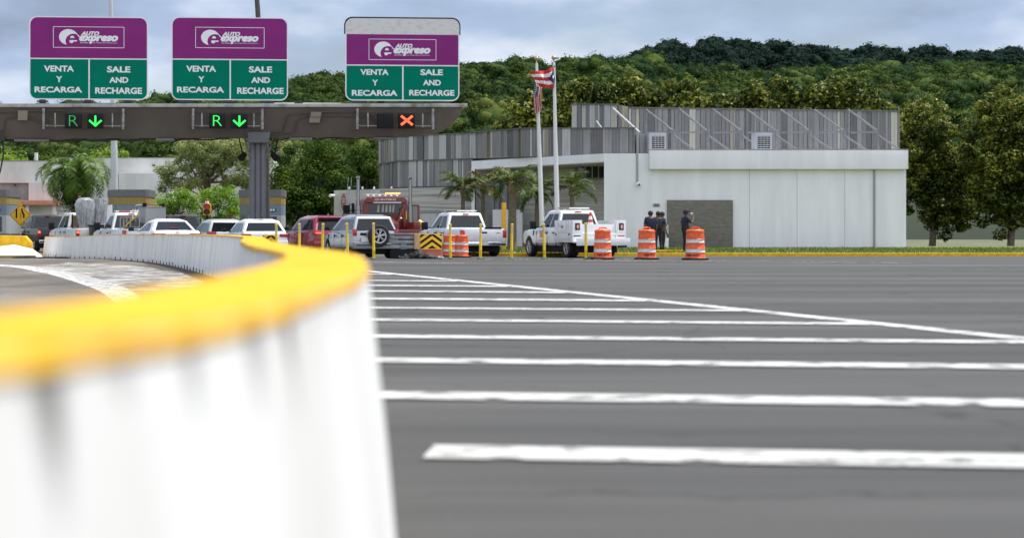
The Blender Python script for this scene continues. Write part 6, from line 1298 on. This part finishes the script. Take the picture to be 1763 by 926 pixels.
# loads carried by the pickups
wrap = bpy.data.materials.new('plastic_wrap'); wrap.use_nodes = True
def mk_wrap():
    nt = wrap.node_tree; N = nt.nodes.new; L = nt.links.new; b = nt.nodes['Principled BSDF']; b.inputs['Roughness'].default_value = .22; b.inputs['Specular IOR Level'].default_value = .9; b.inputs['Coat Weight'].default_value = .5
    tc = N('ShaderNodeTexCoord'); mp = N('ShaderNodeMapping'); mp.inputs['Scale'].default_value = (9, 9, 2.2); L(tc.outputs['Object'], mp.inputs[0]); n = N('ShaderNodeTexNoise'); n.inputs['Scale'].default_value = 1.2; n.inputs['Detail'].default_value = 6; n.inputs['Distortion'].default_value = 1.2; L(mp.outputs[0], n.inputs[0])
    r = N('ShaderNodeValToRGB'); e = r.color_ramp.elements; e[0].position = .35; e[0].color = (.20, .21, .235, 1); e[1].position = .75; e[1].color = (.50, .52, .57, 1); L(n.outputs[0], r.inputs[0]); L(r.outputs[0], b.inputs['Base Color'])
    bp = N('ShaderNodeBump'); bp.inputs['Strength'].default_value = .9; bp.inputs['Distance'].default_value = .05; L(n.outputs[0], bp.inputs['Height']); L(bp.outputs[0], b.inputs['Normal'])
mk_wrap()
def lump(name, label, cat, tr, x, y, z, prof, m, n=22, seed=0, sy=.6):
    rnd = random.Random(seed); p = local(tr, x, y, z); t = thing(name, label, cat, p, tr.rotation_euler.z); mb = MB(); rings = []
    ph = [rnd.uniform(0, 6) for _ in range(6)]
    for (zz, rx) in prof: rings.append([((rx * (1 + .07 * math.sin(3 * a + ph[0] + zz * 3) + .05 * math.sin(7 * a + ph[1])) + .02 * math.sin(zz * 17 + ph[2])) * math.cos(a), sy * rx * (1 + .06 * math.sin(5 * a + ph[3])) * math.sin(a), zz) for a in [2 * math.pi * i / n for i in range(n)]])
    mb.loft(rings); mb.build('wrapping', m, t, smooth=True); return t
lump('wrapped_bundle', 'taller bulging bundle in clear plastic wrap on the white pickup', 'wrapped load', w1, -.42, .55, .725, [(0, .28), (.3, .32), (.6, .36), (1.2, .46), (1.6, .50), (1.82, .40), (1.93, .15)], wrap, seed=2)
lump('wrapped_bundle', 'narrow upright grey bundle in plastic wrap beside the bulging one', 'wrapped load', w1, .28, .5, .725, [(0, .22), (.5, .25), (1.2, .29), (1.75, .34), (1.88, .30), (1.9, .1)], wrap, seed=5)
mb = MB(); mb.bx(-.42, .42, -.75, -.62, .5, .58); mb.bx(-.05, .05, -.62, .0, .5, .58); mb.bx(-.42, .42, -.2, -.13, .5, .58); mb.bx(-.42, -.36, -.75, -.13, .5, .58); mb.bx(.36, .42, -.75, -.13, .5, .58); mb.build('hitch_carrier', black, w1)
p = local(w1, -.03, -.42, .585); bn = thing('storage_bin', 'black plastic bin riding behind the tailgate of the white pickup', 'bin', p, w1.rotation_euler.z)
mb = MB(); mb.hexa([(-.36, -.27, 0), (.36, -.27, 0), (.36, .27, 0), (-.36, .27, 0)], [(-.45, -.3, .72), (.45, -.3, .72), (.45, .3, .72), (-.45, .3, .72)]); mb.build('tub', mat('bin_black', (.03, .03, .032), .5), bn, bevel=.03); mb = MB(); mb.bx(-.48, .48, -.33, .33, .722, .78); mb.build('rim', black, bn, bevel=.015); mb = MB(); mb.bx(-.12, .12, -.31, -.29, .58, .64); mb.build('handle', white, bn)
p = local(w2, .52, .85, .725); gb = thing('tool_chest', 'big light grey metal box standing in the bed of the work pickup', 'metal box', p, w2.rotation_euler.z)
mb = MB(); mb.bx(-.46, .46, -.6, .6, 0, 1.36); mb.build('chest', mat('chest_grey', (.36, .365, .37), .5, metal=.2, var=.05), gb, bevel=.015); mb = MB(); mb.bx(-.475, .475, -.615, .615, 1.362, 1.4); mb.build('lid', mat('chest_grey', (.36, .365, .37), .5), gb, bevel=.01)
mb = MB(); mb.bx(.35, .5, -.2, .1, 1.4, 1.55); mb.cyl((-.42, -.3, 1.4), (-.42, -.3, 1.58), .09); mb.build('fitting', black, gb); mb = MB(); mb.bx(.47, .55, -.5, -.4, .5, 1.0); mb.build('side_latch', black, gb)
mb = MB(); mb.tube([(-.4, -.5, 1.42), (-.1, -.55, 1.44), (.3, -.5, 1.42)], .02, 6); mb.build('top_hose', yel_post, gb, smooth=True)
p = local(w2, -.45, .8, .725); hr = thing('pump_frame', 'steel pump frame with yellow and white hoses beside the grey box', 'pump', p, w2.rotation_euler.z)
mb = MB()
for x in (-.4, -.1, .3): mb.bx(x - .02, x + .02, -.3, -.26, 0, .95); mb.bx(x - .02, x + .02, .3, .34, 0, .95)
for z in (.5, .93): mb.bx(-.42, .32, -.3, -.26, z, z + .04); mb.bx(-.42, .32, .3, .34, z, z + .04)
mb.build('frame', steel, hr); mb = MB(); mb.bx(.0, .45, -.25, .3, 0, .72); mb.ell((-.2, 0, .3), (.2, .25, .25), 8); mb.build('pump_body', dgrey, hr, smooth=False)
mb = MB(); mb.tube([(-.35, -.34, .55), (-.1, -.36, .8), (.15, -.36, 1.0), (.3, -.3, 1.2)], .03, 8); mb.tube([(.0, -.3, .9), (.02, -.3, 1.3), (.15, -.28, 1.47), (.42, -.2, 1.5)], .035, 8, 1); mb.tube([(-.4, -.32, .95), (-.2, -.34, .45), (.1, -.34, .3)], .022, 8, 2); mb.build('hose', [yel_post, lampw, mat('brown_hose', (.3, .16, .08), .6)], hr, smooth=True)
p = local(w1, .72, 1.5, .725); wp = thing('white_panel', 'plain white panel standing in the front of the pickup bed', 'panel', p, w1.rotation_euler.z + .05); mb = MB(); mb.hexa([(-.42, 0, 0), (.42, 0, 0), (.42, .06, 0), (-.42, .06, 0)], [(-.42, .05, 1.45), (.42, .05, 1.62), (.42, .11, 1.62), (-.42, .11, 1.45)]); mb.build('board', white, wp); mb = MB(); mb.bx(-.42, .42, -.012, -.002, 0, .03); mb.build('edge', dgrey, wp)

# white service truck
sv = pickup('white utility service truck with compartment body and orange door emblem', 1034, 78, R(16.5), white_paint, service=True, belt=1.20, H=1.95, L=6.15, W=2.06, cab0=2.15, cab1=4.45, bar=True, group=None, name='service_truck', wr=.405, rearw=(.05, .95, .16, .84))
wb = 1.17
for sg in (-1, 1):
    a, b = sorted((sg * (wb - .42), sg * wb)); mb = MB(); mb.bx(a, b, .12, 2.0, .62, 1.52); cb = mb.build('compartment', white_paint, sv, bevel=.012)
    m = MB(); m.lathe([(.001, -2), (.47, -2), (.47, 2), (.001, 2)], 28, (0, 1.15, .43), axis='X'); boolean(cb, [m.mesh('c', white_paint)])
    x = sg * wb
    def side(mb_, y0, y1, z0, z1, th=.008): mb_.bx(min(x, x + sg * th), max(x, x + sg * th), y0, y1, z0, z1)
    for y0, y1, z0, z1 in ((.2, .66, .70, 1.46), (.72, 1.58, 1.0, 1.46), (1.64, 1.96, .70, 1.46)):
        mb = MB(); mb.bx(min(x + sg * .002, x + sg * .014), max(x + sg * .002, x + sg * .014), y0, y1, z0, z1); dd = mb.build('compartment_door', white_paint, cb, bevel=.006)
        mb = MB(); side(mb, (y0 + y1) / 2 - .05, (y0 + y1) / 2 + .05, z0 + .2 if z0 < .9 else 1.2, z0 + .3 if z0 < .9 else 1.3, .026); mb.build('latch', black, dd)
    mb = MB(); c = sg * (wb - .21); mb.bx(c - .10, c + .10, .09, .119, 1.12, 1.40); tl = mb.build('tail_lamp', black, sv, bevel=.01); mb = MB(); mb.bx(c - .06, c + .06, .075, .089, 1.16, 1.36); mb.build('lens', tail_red, tl); mb = MB(); mb.bx(c - .03, c + .03, .068, .074, 1.2, 1.32); mb.build('reverse_lamp', lampw, tl)
    mb = MB(); mb.bx(c - .16, c + .14, .108, .119, .86, .90); mb.build('reflector', black if sg < 0 else tail_red, sv)
    # rear duals
    wheel(sv, sg * .72, 1.15, .405, .26, sg, True)
mb = MB(); mb.bx(-.74, .74, .2, .26, .68, 1.36); mb.build('tailgate', white_paint, sv, bevel=.01); mb = MB(); mb.bx(-.74, .74, .24, 1.98, .62, .68); mb.build('bed_floor', white_paint, sv)
mb = MB(); mb.bx(-.74, .74, .1, .199, .93, 1.0); mb.build('step_rail', white, sv, bevel=.01)
mb = MB(); mb.bx(-1.17, 1.17, -.28, .11, .60, .66); mb.bx(-1.17, 1.17, -.3, -.281, .50, .80); mb.build('rear_bumper', white_paint, sv, bevel=.012)
mb = MB(); mb.bx(-.08, .08, -.45, -.2, .42, .52); mb.bx(.7, 1.0, -.35, -.1, .42, .5); mb.build('tow_hitch', black, sv)
mb = MB(); mb.bx(-.72, -.45, .19, .199, .7, .82); mb.build('number_plate', plate, sv)
x = -1.03 - .003; mb = MB()
mb.bx(x - .006, x, 3.55, 3.95, .82, 1.02); mb.build('door_emblem', mat('emblem_orange', (.62, .30, .16), .5, var=.25, nscale=14), sv); mb = MB(); mb.bx(x - .008, x, 3.55, 3.95, 1.05, 1.09); mb.bx(x - .008, x, 3.5, 4.0, .68, .70); mb.build('door_stripe', dgrey, sv)
mb = MB(); mb.bx(x - .008, x + .01, 4.62, 4.68, .9, 1.12); mb.build('wing_vent', black, sv)
p = local(sv, -.18, .42, .685); 
bx2 = thing('equipment_box', 'white storage box in the bed of the service truck under the cone', 'box', p, sv.rotation_euler.z); mb = MB(); mb.bx(-.5, .5, -.13, .25, 0, .45); mb.build('box_body', white_paint, bx2, bevel=.02); mb = MB(); mb.bx(-.51, .51, -.14, .26, .452, .48); mb.build('lid', wallwhite, bx2)
q = local(sv, -.24, .46, 1.166); cone('red and white striped cone standing on the tail of the service truck', q)

# red tow truck
def tow():
    Y = 95; t = thing('tow_truck', 'dark red tow truck with chrome exhaust stacks and an amber light bar', 'tow truck', (X_(664, Y), Y, -.1), R(6)); W = 2.3
    mb = MB(); mb.loft([[(-1.12, 0, .95), (1.12, 0, .95), (1.14, 0, 2.2), (1.05, 0, 2.62), (.9, 0, 2.74), (-.9, 0, 2.74), (-1.05, 0, 2.62), (-1.14, 0, 2.2)], [(-1.14, 1.9, .95), (1.14, 1.9, .95), (1.14, 1.9, 2.2), (1.05, 1.7, 2.62), (.9, 1.6, 2.74), (-.9, 1.6, 2.74), (-1.05, 1.7, 2.62), (-1.14, 1.9, 2.2)]]); mb.build('cab', tow_red, t, bevel=.05, seg=3)
    mb = MB(); mb.prism([(-.84, 1.92), (.84, 1.92), (.80, 2.42), (-.80, 2.42)], -.02, .02); rw = mb.build('rear_window', glass, t)
    mb = MB()
    for i, x in enumerate((-.38, -.16, .02, .2, .36)): mb.cyl((x, -.026, 2.0), (x + .03, -.026, 2.36), .055, .05, 8)
    mb.build('curtain', mat('curtain_pale', (.42, .48, .44), .8), rw)
    mb = MB(); mb.prism([(-.98, 2.46), (.98, 2.46), (1.0, 2.53), (-1.0, 2.53)], -.16, .0); mb.build('visor', tow_red, t, bevel=.015); mb = MB(); mb.bx(-.62, .75, -.175, -.165, 2.46, 2.485); mb.build('visor_edge', chrome, t)
    mb = MB(); add_text(mb, 'QUINTERO', -.55, .5, 2.56, 2.66, -.055, shear=.15, bold=.03); mb.build('lettering', white, t, fix=False)
    mb = MB(); mb.bx(-.95, .75, .35, .6, 2.84, 2.90); lbar = mb.build('light_bar', lampw, t, bevel=.02); mb = MB(); mb.bx(.05, .78, .32, .62, 2.905, 2.97); mb.build('amber_lamp', mat('amber_lit', (.9, .5, .15), .4, emit=(1, .62, .22), estr=1.1), lbar, bevel=.015)
    for i in range(6): mb = MB(); mb.ell((-.85 + i * .29, .3, 2.80), (.07, .07, .05), 6); mb.build('work_lamp', lampw, lbar, smooth=True)
    for x in (-1.35, 1.22):
        mb = MB(); mb.cyl((x, .05, .9), (x, .05, 3.62), .085, n=14); mb.cyl((x, .05, 3.62), (x - .02, .0, 3.72), .085, .11, 14); mb.cyl((x, .05, 1.3), (x, .05, 2.3), .12, n=14); mb.build('exhaust_stack', mat('dull_chrome', (.30, .31, .33), .25, metal=1), t, smooth=True)
    # tool frame on the right, mirrors on the left
    mb = MB(); mb.bx(1.28, 1.68, .1, .2, 2.3, 2.38); mb.bx(1.60, 1.70, .1, .2, .9, 2.3); mb.bx(1.2, 1.28, .1, .2, .9, 2.3); mb.bx(1.28, 1.6, .1, .2, .9, 1.0); mb.build('open_door_frame', tow_red, t, bevel=.01); mb = MB(); mb.bx(1.29, 1.59, .13, .16, 1.5, 2.29); mb.build('door_glass', mat('door_glass_pale', (.22, .25, .22), .1), t)
    mb = MB(); mb.bx(-2.05, -1.72, .4, .5, 1.9, 2.35); mb.bx(-1.72, -1.12, .44, .47, 2.05, 2.1); mb.bx(-1.62, -1.5, .4, .5, 1.95, 2.45); mb.build('mirror', black, t, bevel=.03)
    for x in (-1.62, -1.78): mb = MB(); mb.tube([(x, 1.0, 1.9), (x, 1.0, 3.2), (x + .05, 1.0, 3.75)], .014, 5); mb.build('whip_antenna', steel, t)
    # bed, boom, wheels
    mb = MB(); mb.bx(-1.2, 1.2, -4.3, -.1, .85, 1.15); mb.bx(-1.2, -.9, -3.6, -.3, 1.15, 1.5); mb.bx(.9, 1.2, -3.6, -.3, 1.15, 1.5); mb.build('deck', tow_red, t, bevel=.03)
    mb = MB(); mb.hexa([(-.2, -3.6, 1.2), (.2, -3.6, 1.2), (.2, -.6, 1.1), (-.2, -.6, 1.1)], [(-.2, -3.6, 1.42), (.2, -3.6, 1.42), (.2, -.6, 1.75), (-.2, -.6, 1.75)]); mb.cyl((.45, -.3, 1.2), (.9, -.12, 2.35), .06, n=8); mb.cyl((1.05, -.2, 1.2), (.7, -.12, 2.2), .04, n=8); mb.build('boom', tow_red, t)
    mb = MB(); mb.bx(.98, 1.04, -.1, -.05, 1.65, 2.05); mb.build('yellow_strap', yel_post, t); mb = MB(); mb.tube([(.55, -.2, 1.4), (.75, -.2, 1.75), (.85, -.2, 1.6), (.95, -.2, 1.2)], .03, 6); mb.ell((.72, -.22, 1.7), (.08, .06, .06), 6); mb.build('chain_hook', chrome, t, smooth=True)
    mb = MB(); mb.bx(-.9, .9, 1.9, 4.0, .9, 1.9); mb.build('bonnet', tow_red, t, bevel=.1)
    for sg in (-1, 1):
        for ya in (-2.9, -1.8, 3.2): wheel(t, sg * .98, ya, .5, .3, sg, True)
    mb = MB(); mb.bx(-.45, -.3, -4.2, 3.9, .55, .85); mb.bx(.3, .45, -4.2, 3.9, .55, .85); mb.build('chassis', black, t)
    mb = MB(); mb.cyl((1.5, -.9, 1.55), (1.7, -1.0, 1.35), .12, .16, 10); mb.build('amber_beacon', mat('beacon_amber', (.75, .36, .03), .4), t)
    mb = MB(); mb.bx(1.2, 1.9, -1.2, -.6, 1.1, 1.18); mb.build('side_step', tow_red, t)
tow()

# ------------------------------------------------------------------ people
skin_m = mat('skin_brown', (.16, .085, .055), .6); hair_m = mat('hair_black', (.01, .009, .008), .7); navy = mat('navy_shirt', (.012, .016, .045), .85, var=.2, nscale=8); trous = mat('dark_trousers', (.018, .02, .024), .9, var=.2, nscale=8); shoe = mat('black_shoes', (.01, .01, .01), .5)
jeans = mat('grey_blue_trousers', (.022, .027, .036), .9, var=.2, nscale=8)
def person(label, px, Y, z, rz, h, girth, J=None, cup=False, cap=False, tm=None, group=None):
    t = thing('person', label, 'person', (X_(px, Y), Y, z), rz, group); k = h / 1.78
    j = {'pelvis': (0, 0, .95), 'spine': (0, -.01, 1.12), 'chest': (0, .0, 1.33), 'neck': (0, -.01, 1.50), 'head': (0, .02, 1.62), 'crown': (0, .01, 1.69)}
    for s, n in ((-1, 'l'), (1, 'r')):
        j[n + 'sh'] = (s * .19, -.01, 1.42); j[n + 'el'] = (s * .26, -.03, 1.14); j[n + 'wr'] = (s * .24, .07, .90); j[n + 'ha'] = (s * .235, .10, .82)
        j[n + 'hip'] = (s * .095, 0, .90); j[n + 'kn'] = (s * .11, .02, .50); j[n + 'an'] = (s * .12, -.02, .09); j[n + 'to'] = (s * .14, .14, .035)
    if J: j.update(J)
    rad = {'pelvis': .145, 'spine': .14, 'chest': .155, 'neck': .058, 'head': .092, 'crown': .085, 'sh': .078, 'el': .052, 'wr': .03, 'ha': .036, 'hip': .10, 'kn': .068, 'an': .045, 'to': .036}
    names = list(j); idx = {n: i for i, n in enumerate(names)}; E = [('pelvis', 'spine'), ('spine', 'chest'), ('chest', 'neck'), ('neck', 'head'), ('head', 'crown')]
    for n in 'lr': E += [('chest', n + 'sh'), (n + 'sh', n + 'el'), (n + 'el', n + 'wr'), (n + 'wr', n + 'ha'), ('pelvis', n + 'hip'), (n + 'hip', n + 'kn'), (n + 'kn', n + 'an'), (n + 'an', n + 'to')]
    me = bpy.data.meshes.new('body'); me.from_pydata([Vector(j[n]) * k for n in names], [(idx[a], idx[b]) for a, b in E], [])
    o = bpy.data.objects.new('body', me); C.objects.link(o); md = o.modifiers.new('skin', 'SKIN'); md.use_smooth_shade = True
    for i, n in enumerate(names):
        r = rad.get(n, rad.get(n[1:], .05)) * k; g = girth if n in ('pelvis', 'spine', 'chest') or n[1:] in ('hip', 'sh') else 1 + (girth - 1) * .4
        if n in ('neck', 'head', 'crown') or n[1:] in ('wr', 'ha', 'an', 'to'): g = 1
        me.skin_vertices[0].data[i].radius = (r * g * (1.12 if n in ('chest', 'pelvis') else 1), r * g * (.85 if n in ('chest', 'spine') else 1)); me.skin_vertices[0].data[i].use_root = (n == 'pelvis')
    s2 = o.modifiers.new('sub', 'SUBSURF'); s2.levels = 1; s2.render_levels = 1
    bpy.context.view_layer.update(); dg = bpy.context.evaluated_depsgraph_get(); m2 = bpy.data.meshes.new_from_object(o.evaluated_get(dg)); bpy.data.objects.remove(o)
    mb = MB(); V = [tuple(v.co) for v in m2.vertices]; F = [tuple(p.vertices) for p in m2.polygons]
    segs = [(a, b, Vector(j[a]) * k, Vector(j[b]) * k) for a, b in E]
    def near(c):
        best = None
        for a, b, p, q in segs:
            d = q - p; f = max(0, min(1, (c - p).dot(d) / d.length_squared)); e = (c - p - d * f).length / (1 + .2 * 0)
            if best is None or e < best[0]: best = (e, a, b, f)
        return best[1:]
    for f in F:
        c = sum((Vector(V[i]) for i in f), Vector()) / len(f); a, b, fr = near(c)
        if b in ('head', 'crown') or (b == 'neck' and fr > .75): mi = 0
        elif b[1:] in ('wr', 'ha') and not (b[1:] == 'wr' and fr < .0): mi = 0
        elif b[1:] == 'el' and fr > .75: mi = 0
        elif a in ('spine', 'chest') or b[1:] in ('sh', 'el') or (b == 'spine' and c.z > .97 * k): mi = 1
        elif b[1:] == 'to' or (b[1:] == 'an' and fr > .93): mi = 3
        else: mi = 2
        mb.f.append(f); mb.m.append(mi)
    mb.v = V
    # hands: four curled fingers of unequal length and a thumb from the side of each palm
    for s, n in ((-1, 'l'), (1, 'r')):
        w = Vector(j[n + 'wr']) * k; h_ = Vector(j[n + 'ha']) * k; d = (h_ - w).normalized(); side = d.cross(Vector((s, 0, 0))).normalized(); inn = Vector((-s, 0, 0)) - d * d.dot(Vector((-s, 0, 0)))
        inn = inn.normalized() if inn.length > .1 else Vector((0, 1, 0)); side = d.cross(inn).normalized()
        for q, ln in enumerate((.070, .080, .075, .058)):
            b0 = h_ + side * (q - 1.5) * .019 + d * .015; mb.tube([b0 - d * .02, b0 + d * ln * .45, b0 + d * ln * .8 + inn * ln * .25, b0 + d * ln * .95 + inn * ln * .55], [.0105, .0095, .0085, .006], 6, 0)
        b0 = w + d * .035 + side * .03 * -1; mb.tube([b0 + side * .01, b0 - side * .022 + d * .025 + inn * .01, b0 - side * .028 + d * .05 + inn * .03], [.013, .011, .007], 6, 0)
    hd = Vector(j['head']) * k; fwd = Vector((0, 1, 0))
    mb.tube([hd + Vector((0, .075, .035)) * k, hd + Vector((0, .103, -.005)) * k, hd + Vector((0, .085, -.02)) * k], [.010, .016, .008], 6, 0)      # nose
    for s in (-1, 1): mb.ell(hd + Vector((s * .032, .078, .022)) * k, (.012, .008, .007), 5, 4); mb.ell(hd + Vector((s * .088, -.005, .005)) * k, (.012, .022, .032), 5, 0)
    mb.ell(hd + Vector((0, .082, -.045)) * k, (.024, .008, .007), 5, 5)
    b = mb.build('body', [skin_m, navy, tm or trous, shoe, black, mat('lip', (.14, .05, .04), .5)], t, fix=False, smooth=True)
    mb = MB(); c = hd + Vector((0, -.016, .05)) * k; mb.ell(c, (.112 * k, .116 * k, .112 * k), 8); mb.v = [v if v[2] > hd.z - .03 or v[1] < hd.y - .02 else (v[0] * .8, v[1] * .8, hd.z) for v in mb.v]; mb.v = [(v[0], min(v[1], hd.y + .07 * k if v[2] < hd.z + .07 * k else 9), v[2]) for v in mb.v]; mb.build('hair', hair_m, t, smooth=True)
    mb = MB(); mb.lathe([(.150 * girth, 0), (.152 * girth, .045)], 20, (0, 0, .965 * k)); mb.v = [(v[0] * 1.03, v[1] * .98, v[2]) for v in mb.v]; mb.build('belt', black, t, smooth=True)
    if cap:
        mb = MB(); c = hd + Vector((0, 0, .07)) * k; mb.ell(c, (.118, .124, .105), 8); mb.v = [v if v[2] > c.z - .02 else (v[0], v[1], c.z - .02) for v in mb.v]; mb.bx(-.075, .075, hd.y + .08, hd.y + .20, hd.z + .045, hd.z + .058); mb.build('cap', black, t, smooth=True)
    if cup:
        hh = Vector(j['rha']) * k; mb = MB(); p0 = hh + Vector((-.05, .0, -.03)); mb.cyl(p0, p0 + Vector((-.0, -.07, .10)), .034, .044, 14); co = thing('drinking_cup', 'white cup held up to the mouth by the man in the cap', 'cup', t.matrix_basis @ Vector((0, 0, 0))); co.rotation_euler = (0, 0, rz); mb.build('cup_body', white, co, smooth=True); mb = MB(); mb.cyl(p0 + Vector((0, -.068, .098)), p0 + Vector((0, -.075, .108)), .046, .045, 14); mb.build('cup_rim', white, co)
    return t
Yp = 86.5; zp = .03
person('heavyset man in a navy shirt with his back turned, standing behind the middle drum', 1120, Yp, zp, R(8), 1.86, 1.5)
person('man in navy half hidden behind the heavyset man, hand on hip', 1133.5, Yp + .9, zp, R(20), 1.85, 1.16, {'rel': (.36, -.04, 1.18), 'rwr': (.22, .06, 1.0), 'rha': (.17, .09, .98)}, tm=jeans)
person('man in navy facing right, rightmost of the group of three', 1140, Yp + 1.8, zp, R(-70), 1.84, 1.14)
person('man in a dark cap and navy shirt drinking, alone beside the block wall', 1180, Yp, zp, R(-78), 1.90, 1.2,
       {'rel': (.22, .20, 1.22), 'rwr': (.10, .34, 1.50), 'rha': (.06, .32, 1.57), 'head': (0, .035, 1.63), 'lel': (-.27, -.06, 1.15), 'lwr': (-.2, .1, .98), 'lha': (-.18, .13, .93)}, cup=True, cap=True)
